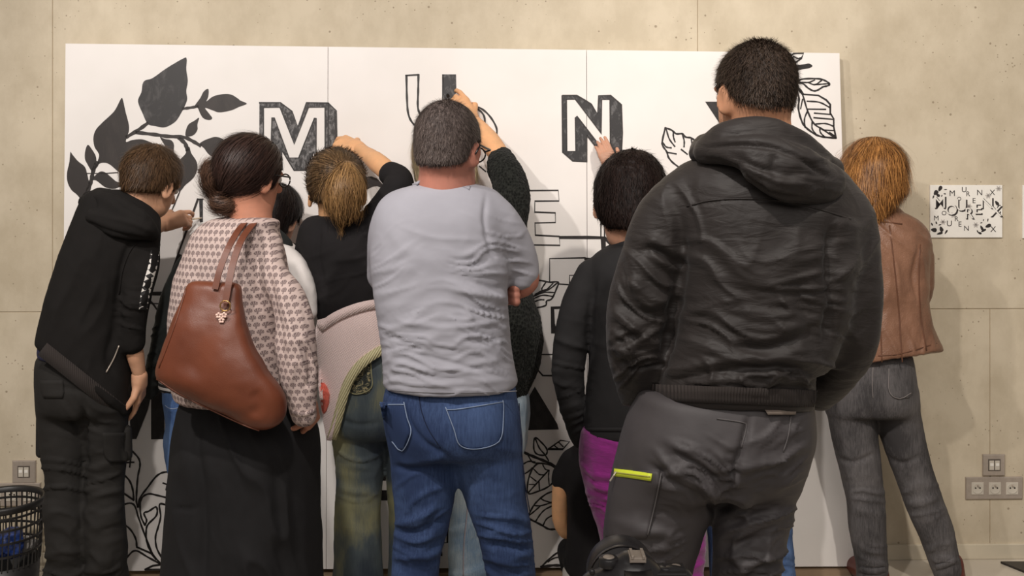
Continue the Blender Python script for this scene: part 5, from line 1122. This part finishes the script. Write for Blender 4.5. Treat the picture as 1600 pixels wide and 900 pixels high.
# ------------------------------------------------------------------ the woman with the brown bag
P = Person(2.857, 385, 'woman with low dark bun, patterned blouse and wide black trousers')
P.head(394, 260, .0, 39, yaw=40, pitch=8, roll=4, neck=(392, 352, .0), nr=31)
BL = [P.st([(338, 352, 420, .0, .05), (346, 326, 436, .0, .085), (362, 306, 438, .0, .105), (390, 292, 443, .0, .125), (430, 277, 450, .0, .14), (480, 268, 462, .0, .15), (540, 262, 470, .0, .155), (600, 264, 474, .0, .155), (640, 272, 478, .0, .15)], yaw=-.25),
      P.c([(418, 384, -.04, 24), (424, 425, -.08, 25), (447, 462, -.11, 27), (459, 500, -.13, 30), (463, 550, -.14, 32), (470, 600, -.14, 27), (473, 632, -.14, 22), (475, 646, -.14, 20)], k=.015)]
P.under += BL[:1]
t = NT('blouse_motif'); u = t.mapping((1, 1, 1), (0, 0, 0)); x, y, z = t.xyz(u)
S_ = 1/.0178
xx = t.math('MULTIPLY', t.math('SUBTRACT', x, t.math('MULTIPLY', y, .35)), S_); zz = t.math('MULTIPLY', z, S_*.95)
row = t.math('FLOOR', zz); fz = t.math('SUBTRACT', t.math('FRACT', zz), .5); fx = t.math('SUBTRACT', t.math('FRACT', t.math('ADD', xx, t.math('MULTIPLY', row, .5))), .5)
r2 = t.math('ADD', t.math('MULTIPLY', fx, fx), t.math('MULTIPLY', t.math('MULTIPLY', fz, fz), 1.25))
rays = t.math('SINE', t.math('MULTIPLY', t.math('ARCTAN2', fx, t.math('ADD', fz, .35)), 14.0))
dome = t.math('MULTIPLY', t.math('LESS_THAN', r2, .17), t.math('GREATER_THAN', fz, -.22))
tone_ = t.math('ADD', .62, t.math('MULTIPLY', rays, .25))
stem_ = t.math('MULTIPLY', t.math('LESS_THAN', t.math('ABSOLUTE', fx), .09), t.math('LESS_THAN', fz, -.15))
msk = t.math('MAXIMUM', t.math('MULTIPLY', dome, tone_), t.math('MULTIPLY', stem_, .7))
t.set(color=t.mix(msk, srgb(192, 172, 165), srgb(72, 54, 58)), rough=.8, spec=.3).bump(t.noise(30, 3, .5, t.mapping((1, 1, .5))), .25, .004); M_BLOUSE = t.m
bl = garment('blouse', BL, .0050, M_BLOUSE, P.E, [('n', .07, 3), ('s', [(312, 395), (306, 440), (306, 480)], 4, -4), ('s', [(420, 400), (424, 460), (440, 530), (448, 600)], 7, -8), ('f', 470, 560, 36, 90, 75, 16, 6), ('s', [(476, 610), (486, 580), (480, 540)], 4, -7), ('s', [(455, 600), (462, 560)], 4, 5), ('f', 380, 420, 50, 70, 70, 24, 3)], seed=6)
seam('cuff', bl, [(457, 644), (474, 648), (492, 642)], 7, M_BLOUSE, bl.o, .004)
WT = [P.st([(600, 290, 462, .0, .10), (640, 278, 484, .0, .12), (700, 268, 500, .0, .16), (760, 264, 503, .0, .165), (830, 258, 505, .0, .17), (900, 253, 506, .0, .175), (1000, 248, 508, .0, .18), (1078, 246, 510, .0, .185)], yaw=-.1)]
P.under += WT
M_CREPE = cloth('black_crepe', srgb(27, 26, 27), .85, .25, .1, 1100, .15)
garment('wide_trousers', WT, .0075, M_CREPE, P.E, [('n', .12, 4), ('s', [(316, 640), (306, 690), (312, 740), (316, 820), (314, 1000)], 8, -13), ('f', 400, 800, 120, 200, 88, 34, 9), ('s', [(345, 690), (350, 800), (345, 900), (344, 1000)], 10, 5), ('s', [(430, 690), (438, 800), (440, 900), (442, 1000)], 12, -8), ('s', [(472, 720), (478, 820), (484, 960)], 10, 6), ('s', [(268, 794), (290, 796), (306, 795)], 3, -5)], seed=7)
P.skinp += [P.c([(474, 630, -.14, 13), (480, 650, -.13, 11)], k=.02)]
P.hand(P.w(482, 632, -.12), (.05, .6, -.9), (-.8, .5, 0), .78, (.4, .8, .9, .9, .9), .5)
hm = hairmat('hair_dark_bun', srgb(26, 18, 16), srgb(78, 54, 46), .45)
bun = P.w(337, 285, -.04); box = (P.hc-.5, P.hc+.5)
capp = [P.cr(.012), P.c([(364, 296, .0, 18), (380, 314, .0, 17), (395, 325, .03, 14)], k=.03), P.c([(420, 262, .02, 16), (424, 290, .04, 12)], k=.03),
        halfspace(P.R @ np.array((0, 1, -.15)), P.T((0, .062, 0)), box, .012), halfspace(P.R @ np.array((0, .55, -1)), P.T((0, -.02, -.115)), box, .02)]
hair('hair', capp, .005, hm, P.E, [dict(count=6500, flow=lambda p: (P.w(345, 302, -.06)[None]-p), steps=6, seg=.015, width=.0024, lift=.02, jit=.06)], [('n', .03, 2.5), ('s', [(365, 215), (360, 260), (350, 290)], 5, -3)], 5)
bn = [ell(P.w(335, 280, -.03), (.031, .034, .046), None, .01), ell(P.w(356, 320, -.03), (.034, .034, .024), None, .012), ell(P.w(326, 270, -.02), (.020, .024, .028), None, .01)]
hair('bun', bn, .005, hairmat('hair_bun', srgb(34, 22, 18), srgb(132, 98, 78), .45), P.E, [dict(count=2600, flow=lambda p: np.cross(p-P.w(343, 290, -.05), np.array((.35, -1., .2))), steps=7, seg=.010, width=.0022, lift=.12, jit=.16, curl=.3)], [('n', .018, 4)], 8)
glasses(P, M_GLASS)
P.finish(SK['woman'], .014); P.shoe(340, .02, M_SHOEB, -5, .25); P.shoe(430, .02, M_SHOEB, 5, .25)
# the bag on her shoulder
t = NT('cognac_leather'); n_ = t.noise(4, 4); t.set(color=t.ramp(n_, [(.3, srgb(94, 47, 29)), (.7, srgb(120, 64, 40))]), rough=.42, spec=.45, coat=.1).bump(t.math('ADD', t.noise(420, 2), t.math('MULTIPLY', t.noise(12, 3), 2)), .12, .003); M_LEA = t.m
M_LEAD = plain('leather_strap', srgb(104, 58, 40), .45, .4); M_BRASS = plain('brass_ring', srgb(190, 150, 96), .3, .5, .9)
Bq = empty('handbag', tuple(P.w(350, 560, -.25)), 'large cognac leather tote hanging from the shoulder of the blouse woman', 'bag')
bs = lambda rows: P.st([(y, a, b, -.215 + .02*(y-445)/200, t_, 2.8) for y, a, b, t_ in rows], k=.02, yaw=-.12)
bag = garment('bag_body', [P.st([(441, 291, 374, -.205, .022, 3), (450, 289, 380, -.205, .028, 3), (475, 282, 382, -.208, .04, 2.8), (505, 270, 386, -.212, .055, 2.6), (540, 256, 396, -.215, .065, 2.5), (570, 244, 413, -.218, .07, 2.5), (590, 239, 425, -.22, .07, 2.5), (604, 247, 437, -.22, .068, 2.4), (625, 283, 450, -.222, .06, 2.3), (645, 335, 451, -.223, .05, 2.2), (662, 372, 444, -.224, .042, 2.1), (674, 396, 430, -.224, .03, 2)], yaw=-.12, k=.01)], .0055, M_LEA, Bq,
              [('n', .09, 3), ('s', [(372, 470), (380, 520), (400, 570), (440, 620)], 14, 6), ('s', [(262, 590), (320, 612), (380, 640), (420, 650)], 16, 6), ('s', [(395, 610), (405, 630), (395, 650)], 10, -6), ('s', [(330, 480), (320, 540), (290, 590)], 22, -5), ('s', [(286, 470), (262, 540), (246, 584)], 6, 3)], seed=4)
def strap(pts, wd, name='strap'):
    Pp = catmull(np.array([(*P.w(a, b, c),) for a, b, c in pts]), 7); T = np.gradient(Pp, axis=0); T /= np.linalg.norm(T, axis=1, keepdims=True); V = []; Q = []
    side = np.cross(T, np.array((0, -1., .15))); side /= np.linalg.norm(side, axis=1, keepdims=True); nr = np.cross(side, T)
    for p, s_, n_ in zip(Pp, side, nr):
        for a, b in ((-1, -1), (1, -1), (1, 1), (-1, 1)): V.append(p+s_*a*wd/2+n_*b*.0022)
    for i in range(len(Pp)-1):
        for j in range(4): Q.append((i*4+j, i*4+(j+1) % 4, i*4+4+(j+1) % 4, i*4+4+j))
    Q += [(3, 2, 1, 0), tuple(len(Pp)*4-4+i for i in range(4))]; return link(name, mesh_from(V, Q, name), M_LEAD, Bq, False)
strap([(336, 452, -.24), (344, 420, -.225), (358, 385, -.195), (374, 358, -.14), (386, 346, -.06), (396, 342, .02), (404, 350, .09)], .016)
strap([(352, 474, -.262), (358, 440, -.245), (366, 405, -.215), (378, 374, -.175), (394, 352, -.10), (404, 345, -.02), (412, 352, .07)], .017)
for x, y in ((352, 478),):
    m = MB(); c = P.w(x, y, -.262); m.tube([c+np.array((.013*math.cos(a), 0, .013*math.sin(a))) for a in np.linspace(0, 6.28, 20, endpoint=False)], .002, 6, True); m.obj('strap_ring', M_BRASS, Bq, True)
m = MB()
M_ROSE = plain('rose_enamel', srgb(226, 190, 176), .35, .5)
chm = MB(); 
for i_, (x, y) in enumerate(((341.5, 493), (350, 492.5), (346, 500.5))):
    c = P.w(x, y, -.268)
    for a in range(5): chm.lathe([(.0001, -.001), (.0035, -.0008), (.0035, .0008), (.0001, .001)], (c[0]+.0048*math.cos(a*1.257+.3), c[1], c[2]+.0048*math.sin(a*1.257+.3)), 8, M=Matrix.Rotation(math.pi/2, 4, 'X'))
ch1 = chm.obj('flower_charm', M_ROSE, Bq, True); m = MB(); c = P.w(346.5, 488, -.266); m.tube([P.w(349, 483, -.264), c], .0012, 5); m.obj('charm_chain', M_BRASS, ch1)
seam('bag_seam', bag, [(244, 592), (280, 616), (330, 641), (380, 664), (405, 673)], 2, M_LEAD, bag.o, .002)
seam('bag_seam', bag, [(291, 450), (272, 510), (248, 575)], 2, M_LEAD, bag.o, .002)

# ------------------------------------------------------------------ black jacket, magenta trousers
P = Person(3.33, 985, 'dark short haired person in black jacket and magenta trousers')
P.head(984, 300, .0, 48, yaw=-2, pitch=24, roll=4, neck=(998, 378, .0), nr=27)
JB = [P.st([(376, 970, 1030, .0, .06), (386, 950, 1060, .0, .09), (402, 926, 1076, .0, .11), (430, 912, 1084, .0, .12), (480, 914, 1082, .0, .125), (560, 918, 1080, .0, .13), (640, 912, 1082, .0, .135), (692, 908, 1084, .0, .135)]),
      P.c([(926, 430, .0, 26), (904, 480, .0, 28), (893, 530, .0, 27), (888, 580, .0, 26), (893, 630, .0, 20), (901, 668, .03, 16), (908, 686, .06, 15)], k=.012),
      P.c([(1065, 430, .05, 26), (1045, 400, .2, 24), (1010, 340, .32, 20)], k=.02)]
P.under += JB[:1]
M_JB = cloth('black_fleece', srgb(32, 31, 32), .85, .25, .12, 1000, .2)
jb = garment('black_jacket', JB, .0065, M_JB, P.E, [('n', .07, 2), ('s', [(930, 430), (922, 500), (924, 560)], 5, -9), ('f', 892, 560, 32, 50, 10, 14, 7), ('f', 896, 640, 26, 40, -18, 11, 8), ('f', 930, 500, 40, 50, -40, 16, 4)], seed=19)
garment('collar', [P.c([(952, 392, .02, 9), (975, 384, -.05, 11), (1000, 380, -.06, 11), (1030, 384, -.03, 11)], k=.02)], .006, M_JB, P.E)
patch('hem_band', jb, [(668, 912, 985), (680, 909, 985), (694, 908, 985)], M_JB, jb.o, 5, .004)
MG = [P.st([(672, 908, 1080, .0, .12), (700, 903, 1092, .0, .135), (730, 908, 1098, .0, .14), (770, 916, 1098, .0, .13), (790, 925, 1096, .0, .1)]),
      P.c([(948, 720, 0, 43), (962, 780, .0, 42), (974, 830, .0, 38), (978, 900, .0, 32), (980, 980, .02, 28)], k=.03), P.c([(1056, 720, 0, 42), (1062, 800, .0, 40), (1066, 860, .0, 36), (1064, 920, .0, 31), (1062, 980, .02, 28)], k=.03)]
P.under += MG
t = NT('magenta_corduroy'); n_ = t.noise(6, 4); t.set(color=t.ramp(n_, [(.3, srgb(100, 10, 90)), (.7, srgb(140, 22, 124))]), rough=.8, sheen=.3).bump(t.noise(14, 4, .6, t.mapping((1, 1, 3))), .5, .01)
garment('magenta_trousers', MG, .007, t.m, P.E, [('n', .06, 2), ('f', 940, 750, 40, 60, 14, 12, 6), ('f', 1085, 880, 30, 50, -20, 12, 6), ('s', [(905, 735), (930, 752), (965, 756)], 4, -7)], seed=5)
hm = hairmat('hair_black', srgb(12, 9, 9), srgb(52, 38, 34), .55, spec=.14)
def out(p): return (p-P.T((0, -.03, .07)))*1.0+np.array((0, -.05, -.1))
Mesh_hair = short_hair(P, 'hair', hm, .018, 8500, .030, 5, .0026, .10, nape=-.12, front=.06, jit=.22, crown=(.0, -.03, .08), spec=[('n', .022, 4), ('n', .01, 1.5)], earcut=.02, extra=[P.c([(968, 326, -.05, 34), (982, 350, -.05, 30), (992, 372, -.045, 22)], k=.04)], curl=.3, seed=5)
P.skinp += [P.c([(1000, 335, .34, 12), (975, 290, .42, 12), (955, 262, .46, 10)], k=.02)]
P.hand(P.w(958, 268, .46), (-.35, .15, .9), (-.1, 1, .1), .82, (.5, .25, .3, .35, .4), .3, spread=.08)
P.finish(SK['child'], .013); P.shoe(980, .0, M_SHOEB, -5, .25); P.shoe(1062, .0, M_SHOEB, 5, .25)

# ------------------------------------------------------------------ crouching child
P = Person(3.62, 915, 'crouching child in black T-shirt, bare elbow showing beside the magenta trousers')
P.head(935, 655, .0, 32, yaw=10, pitch=10, roll=4, neck=(922, 712, .0), nr=20)
CT = [P.st([(700, 905, 935, .0, .05), (712, 888, 950, .0, .08), (740, 878, 962, .0, .095), (800, 884, 962, .0, .105), (850, 884, 966, .0, .11), (885, 882, 968, .0, .115), (905, 884, 966, -.0, .10)]),
      P.c([(894, 722, .0, 20), (880, 742, .0, 17), (876, 752, .0, 15)], k=.02), P.c([(952, 728, .0, 18), (965, 750, .05, 14)], k=.02)]
P.under += CT[:1]
garment('black_t_shirt', CT, .007, M_BT, P.E, [('n', .05, 2.5)], seed=2)
P.skinp += [P.c([(877, 742, .0, 13), (875, 780, .0, 13.5), (876, 815, .01, 13), (884, 829, .03, 11)], k=.02, smooth=True), P.c([(884, 829, .03, 11), (905, 800, .12, 10), (900, 770, .19, 8)], k=.02), P.c([(965, 748, .05, 11), (968, 790, .08, 10), (950, 800, .17, 8)], k=.02)]
P.hand(P.w(900, 772, .18), (-.1, .3, .8), (-.2, 1, 0), .72, (.8, .5, .9, 1, 1)); P.hand(P.w(950, 800, .17), (-.5, .5, .2), (0, 0, -1), .72, left=True)
PT = [P.c([(905, 880, -.0, 24), (890, 860, .16, 20), (898, 905, .1, 16), (900, 925, .05, 13)], k=.02), P.c([(948, 880, -.0, 24), (960, 860, .16, 20), (956, 905, .1, 16), (956, 925, .05, 13)], k=.02), P.c([(926, 880, -.02, 30), (926, 896, -.02, 28)], k=.03)]
P.under += PT; garment('black_leggings', PT, .008, M_CREPE, P.E, [('n', .06, 2)])
short_hair(P, 'hair', hairmat('hair_brown_child', srgb(44, 30, 22), srgb(100, 72, 50)), .012, 1500, .03, 3, .003, .1, nape=-.08, seed=3)
P.finish(SK['arm'], .012); P.shoe(900, .06, M_SHOEW, -5, .2); P.shoe(956, .06, M_SHOEW, 5, .2)

# ------------------------------------------------------------------ somebody in blue jeans behind the tall man
P = Person(3.45, 1190, 'person in dark top and blue jeans, only a shin visible behind the tall man')
P.head(1165, 300, .0, 38, yaw=-10, pitch=10, neck=(1168, 372, .0), nr=25)
DT = [P.st([(368, 1150, 1190, .0, .06), (382, 1120, 1216, .0, .09), (420, 1106, 1234, .0, .11), (500, 1108, 1230, .0, .12), (580, 1108, 1230, .0, .12), (640, 1106, 1232, .0, .12)]),
      P.c([(1112, 410, .0, 22), (1100, 470, .03, 20), (1104, 540, .1, 16)], k=.02), P.c([(1224, 410, .0, 22), (1236, 470, .03, 20), (1232, 540, .1, 16)], k=.02)]
P.under += DT[:1]
garment('dark_top', DT, .009, M_BT, P.E, [('n', .06, 3)], seed=2)
P.hand(P.w(1108, 545, .12), (.4, .9, -.1), (0, 0, -1), .85); P.hand(P.w(1228, 545, .12), (-.4, .9, -.1), (0, 0, -1), .85, left=True)
JJ = [P.st([(620, 1108, 1230, .0, .12), (680, 1104, 1234, .0, .13), (720, 1108, 1230, .0, .11)]),
      P.c([(1138, 700, .0, 32), (1132, 800, .0, 27), (1130, 900, .0, 22), (1130, 940, .0, 22)], k=.02), P.c([(1202, 700, .0, 32), (1210, 780, .0, 27), (1215, 830, .0, 22), (1222, 880, .0, 20), (1226, 940, .0, 21)], k=.02)]
P.under += JJ
garment('jeans', JJ, .008, denim('denim_faded', srgb(52, 76, 118), srgb(112, 136, 172), wear=.6), P.E, [('n', .06, 2), ('f', 1215, 870, 30, 50, 10, 12, 5)], seed=3)
short_hair(P, 'hair', hairmat('hair_brown_hidden', srgb(44, 30, 22), srgb(100, 72, 50)), .01, 1500, .02, 3, .003, .2, seed=3)
P.finish(SK['child'], .014); P.shoe(1130, .0, M_SHOEB, -5, .24); P.shoe(1226, .0, M_SHOEB, 5, .24)

# ------------------------------------------------------------------ the woman in the brown leather jacket
P = Person(3.66, 1400, 'red haired woman in tan leather jacket and grey jeans at the right')
P.head(1362, 262, .02, 36, yaw=-14, pitch=4, roll=-3, neck=(1372, 340, .0), nr=22)
LJ = [P.st([(326, 1352, 1396, .0, .05), (336, 1334, 1420, .0, .075), (350, 1318, 1442, .0, .095), (380, 1308, 1452, .0, .115), (430, 1306, 1452, .0, .12), (480, 1304, 1452, .0, .12), (520, 1300, 1460, .0, .13), (548, 1294, 1471, .0, .14), (575, 1290, 1480, .0, .145), (600, 1286, 1484, .0, .145)], yaw=.12), P.cut((1296, 578), (1471, 549), -.1, .003),
      P.c([(1432, 372, .0, 21), (1440, 410, .03, 19), (1441, 450, .06, 17), (1434, 478, .12, 15)], k=.02), P.c([(1320, 375, .0, 20), (1310, 430, .03, 18), (1318, 480, .1, 15)], k=.02)]
P.under += LJ[:2]
t = NT('tan_leather'); n_ = t.noise(7, 5, .6); t.set(color=t.ramp(n_, [(.3, srgb(104, 72, 54)), (.7, srgb(140, 102, 80))]), rough=.42, spec=.45).bump(t.math('ADD', t.noise(260, 2), t.math('MULTIPLY', t.noise(24, 4, .6, t.mapping((1.6, 1, .8))), 2.5)), .3, .005); M_TAN = t.m
lj = garment('leather_jacket', LJ, .0055, M_TAN, P.E, [('n', .06, 2), ('f', 1400, 420, 60, 120, 80, 22, 4), ('s', [(1436, 380), (1428, 430), (1432, 470)], 4, -7), ('f', 1400, 540, 70, 25, 60, 16, 4)], seed=23)
M_TSEAM = plain('tan_seam', srgb(96, 62, 44), .5)
for pts in ([(1390, 352), (1398, 420), (1404, 480), (1408, 540), (1410, 566)], [(1438, 382), (1436, 440), (1440, 500), (1448, 548)], [(1345, 362), (1368, 440), (1376, 520), (1378, 566)], [(1336, 352), (1370, 346), (1410, 350)]): seam('leather_seam', lj, pts, 2, M_TSEAM, lj.o, .002)
seam('hem_seam', lj, [(1372, 556), (1410, 552), (1464, 536)], 1.6, M_TSEAM, lj.o, .002)
garment('collar', [P.c([(1352, 334, .0, 8), (1372, 328, -.045, 9), (1396, 330, -.03, 9), (1408, 338, .0, 8)], k=.02)], .006, M_TAN, P.E)
GJ = [P.st([(556, 1306, 1424, .0, .11), (590, 1300, 1428, .0, .125), (630, 1293, 1432, .0, .13), (655, 1290, 1430, .0, .115)]),
      P.c([(1326, 620, 0, 37), (1335, 680, .0, 35), (1344, 730, .0, 32), (1352, 780, .0, 29), (1356, 830, .0, 28), (1362, 880, .0, 24), (1363, 908, .0, 24)], k=.02),
      P.c([(1396, 620, 0, 37), (1410, 680, .0, 33), (1428, 740, .0, 29), (1446, 790, .0, 29), (1462, 830, .0, 27), (1474, 870, .0, 24), (1480, 892, .0, 22)], k=.02)]
P.under += GJ
gj = garment('grey_jeans', GJ, .0065, denim('denim_grey', srgb(48, 46, 47), srgb(112, 108, 108), wear=.7), P.E, [('n', .05, 1.5), ('s', [(1305, 715), (1335, 722), (1370, 708)], 4, -7), ('s', [(1385, 712), (1410, 724), (1440, 712)], 4, -7), ('f', 1350, 780, 36, 30, 8, 12, 5), ('f', 1440, 780, 36, 30, -10, 12, 5), ('s', [(1363, 600), (1364, 640), (1366, 660)], 4, -6), ('f', 1362, 880, 30, 30, 5, 9, 5), ('f', 1470, 870, 30, 25, -10, 9, 5)], seed=6)
M_GST = plain('stitch_grey_pale', srgb(118, 112, 110), .9)
bp = patch('back_pocket', gj, [(572, 1388, 1424), (600, 1389, 1426), (616, 1391, 1426), (622, 1402, 1420)], gj.o.data.materials[0], gj.o, 4, .004)
seam('stitching', gj, [(1389, 576), (1390, 612), (1406, 623), (1424, 614)], 1.4, M_GST, bp, .006); seam('stitching', gj, [(1364, 574), (1363, 600), (1364, 622)], 1.4, M_GST, gj.o, .002)
seam('leg_cuff', gj, [(1342, 890), (1362, 893), (1384, 890)], 9, M_J5 if False else gj.o.data.materials[0], gj.o, .004); seam('leg_cuff', gj, [(1462, 887), (1480, 882), (1497, 872)], 9, gj.o.data.materials[0], gj.o, .004)
P.hand(P.w(1430, 482, .13), (-.5, .8, 0), (0, 0, -1), .85, left=True); P.fine = []
hm = hairmat('hair_copper', srgb(84, 44, 20), srgb(224, 160, 90), .42, 120, skew=.15)
box = (P.hc-.5, P.hc+.5)
hp = [P.cr(.018), P.st([(250, 1322, 1398, -.0, .10), (275, 1316, 1409, -.01, .10), (296, 1315, 1415, -.02, .095), (312, 1323, 1402, -.03, .08), (326, 1336, 1388, -.045, .055), (340, 1348, 1374, -.06, .03)], k=.03), halfspace(P.R @ np.array((0, 1, -.15)), P.T((0, .05, 0)), box, .012)]
hair('hair', hp, .0055, hm, P.E, [dict(count=8500, flow=lambda p: np.stack([(p[:, 0]-P.hc[0])*.9, p[:, 1]*0, -1+p[:, 2]*0], 1), steps=7, seg=.017, width=.0026, lift=.03, jit=.10, curl=.12), dict(count=1800, flow=lambda p: np.array((.12, 0, -1.))+p*0, steps=6, seg=.014, width=.0024, lift=.22, jit=.15, curl=.2, mask=lambda v: v[:, 2] < CH-(290-HZ)*P.d/F)], [('n', .018, 3), ('s', [(1352, 232), (1358, 270), (1352, 320)], 3, -3)], 11)
P.finish(SK['woman'], .013); P.shoe(1362, .03, M_BOOT, -5, .24, 'boot'); P.shoe(1484, .03, M_BOOT, 18, .25, 'boot')

# ------------------------------------------------------------------ camera on a tripod in front
d = 1.42; c0 = unp(990, 905, d); E = empty('camera', (c0[0], c0[1], 0), 'black digital camera seen from behind at the bottom edge', 'camera')
M_CB = plain('camera_body', srgb(40, 38, 39), .32, .5, var=.2, vs=200); M_CR = plain('camera_rubber', srgb(30, 28, 30), .4, .6); M_RED = plain('red_ring', srgb(168, 34, 30), .4); M_GL2 = plain('camera_gloss', srgb(14, 14, 18), .08, .8)
q = lambda x, y, dd=0.: unp(x, y, d+dd)
body = [chain([(*q(935, 925), .028), (*q(1060, 930), .028)], flat=1.0, k=.01), chain([(*q(930, 985), .026), (*q(1062, 985), .026)], k=.02), chain([(*q(950, 950), .034), (*q(1045, 950), .034)], k=.03, flat=.8),
        ell(q(988, 893, .0), (.036, .032, .028), None, .02), chain([(*q(1050, 896), .012), (*q(1066, 900), .012)], k=.01)]
cb = garment('body', body, .003, M_CB, E, [('n', .02, .6)], seed=3)
m = MB(); c = q(974, 908, .10); pr_ = [(.040, -.06), (.047, -.05), (.0475, -.02), (.050, -.018), (.050, .01), (.0515, .012), (.0515, .05), (.049, .056), (.045, .056)]; m.lathe(pr_, tuple(c), 48, axis='Y'); ln = m.obj('lens_barrel', M_CR, E, True)
m = MB(); m.lathe([(.0516, .0), (.0522, .002), (.0522, .006), (.0516, .008)], tuple(c), 48, axis='Y'); m.obj('focus_ring', M_CB, ln, True)
m = MB(); m.lathe([(.0478, -.035), (.0484, -.034), (.0484, -.031), (.0478, -.030)], tuple(c), 48, axis='Y'); m.obj('red_ring', M_RED, ln, True)
m = MB(); m.lathe([(.0001, .04), (.03, .042), (.044, .05)], tuple(c), 32, axis='Y'); m.obj('front_glass', M_GL2, ln, True)
for a in range(24):
    pass
def cbox(name, x0, y0, x1, y1, da, db, mat, par=None, bev=.001):
    a = q(x0, y1, 0); b = q(x1, y0, 0); m = MB(); m.box(a[0], b[0], d+da, d+db, a[2], b[2], bev=bev); return m.obj(name, mat, par or E)
hs_ = cbox('hot_shoe', 981, 861, 1006, 869, -.026, .004, M_ALU); cbox('shoe_rail', 983, 857, 987, 863, -.028, .002, M_ALU, hs_); cbox('shoe_rail', 1000, 857, 1004, 863, -.028, .002, M_ALU, hs_)
ec = cbox('eyecup', 972, 880, 1014, 912, -.052, -.02, M_CR, None, .006); cbox('eyepiece', 980, 887, 1006, 907, -.0535, -.05, M_GL2, ec, .001)
def knob(x, y, dd, r, h_, mat, name, axis_z=True):
    m = MB(); c = q(x, y, dd); n_ = 24; m.lathe([(r*.98, 0), (r, h_*.1), (r, h_*.85), (r*.9, h_), (.0001, h_)], tuple(c), n_); return m.obj(name, mat, E, True)
knob(951, 884, -.005, .014, .012, M_CB, 'mode_dial'); knob(951, 876, -.005, .008, .006, M_ALU, 'dial_cap'); knob(1040, 893, -.0, .010, .007, M_CB, 'top_dial'); knob(1056, 890, .01, .007, .006, M_ALU, 'shutter_button')
cbox('top_plate', 1012, 888, 1070, 893, -.02, .02, M_CB, None, .002); cbox('lcd', 950, 925, 1040, 985, -.032, -.025, M_GL2)
for x, y in ((925, 893), (932, 903), (1052, 912), (1062, 918)):
    m = MB(); m.lathe([(.004, 0), (.004, .004), (.0001, .004)], tuple(q(x, y, -.024)), 12, M=Matrix.Rotation(math.pi/2, 4, 'X')); m.obj('button', M_CB, E, True)
m = MB(); pp = [q(1070, 905, .0), q(1084, 930, -.01), q(1078, 990, -.02), q(1050, 1040, -.02)]; m.tube(catmull(np.array(pp), 6), .004, 6); m.obj('strap', M_CR, E, True)
hd = q(990, 1010); m = MB(); m.lathe([(.001, hd[2]+.01), (.03, hd[2]+.01), (.03, hd[2]-.01), (.015, hd[2]-.02), (.018, hd[2]-.07), (.014, hd[2]-.08), (.014, .35), (.001, .35)], (hd[0], hd[1], 0), 20)
tpod = empty('tripod', (hd[0], hd[1], 0), 'black tripod under the camera, just below the picture', 'tripod'); m.obj('column', M_CR, tpod, True)
for a in (.6, 2.7, 4.8):
    m = MB(); m.tube([(hd[0]+.02*math.cos(a), hd[1]+.02*math.sin(a), hd[2]-.09), (hd[0]+.16*math.cos(a), hd[1]+.16*math.sin(a), .4), (hd[0]+.30*math.cos(a), hd[1]+.30*math.sin(a), .008)], [.013, .011, .008], 10); m.obj('leg', M_CR, tpod, True)
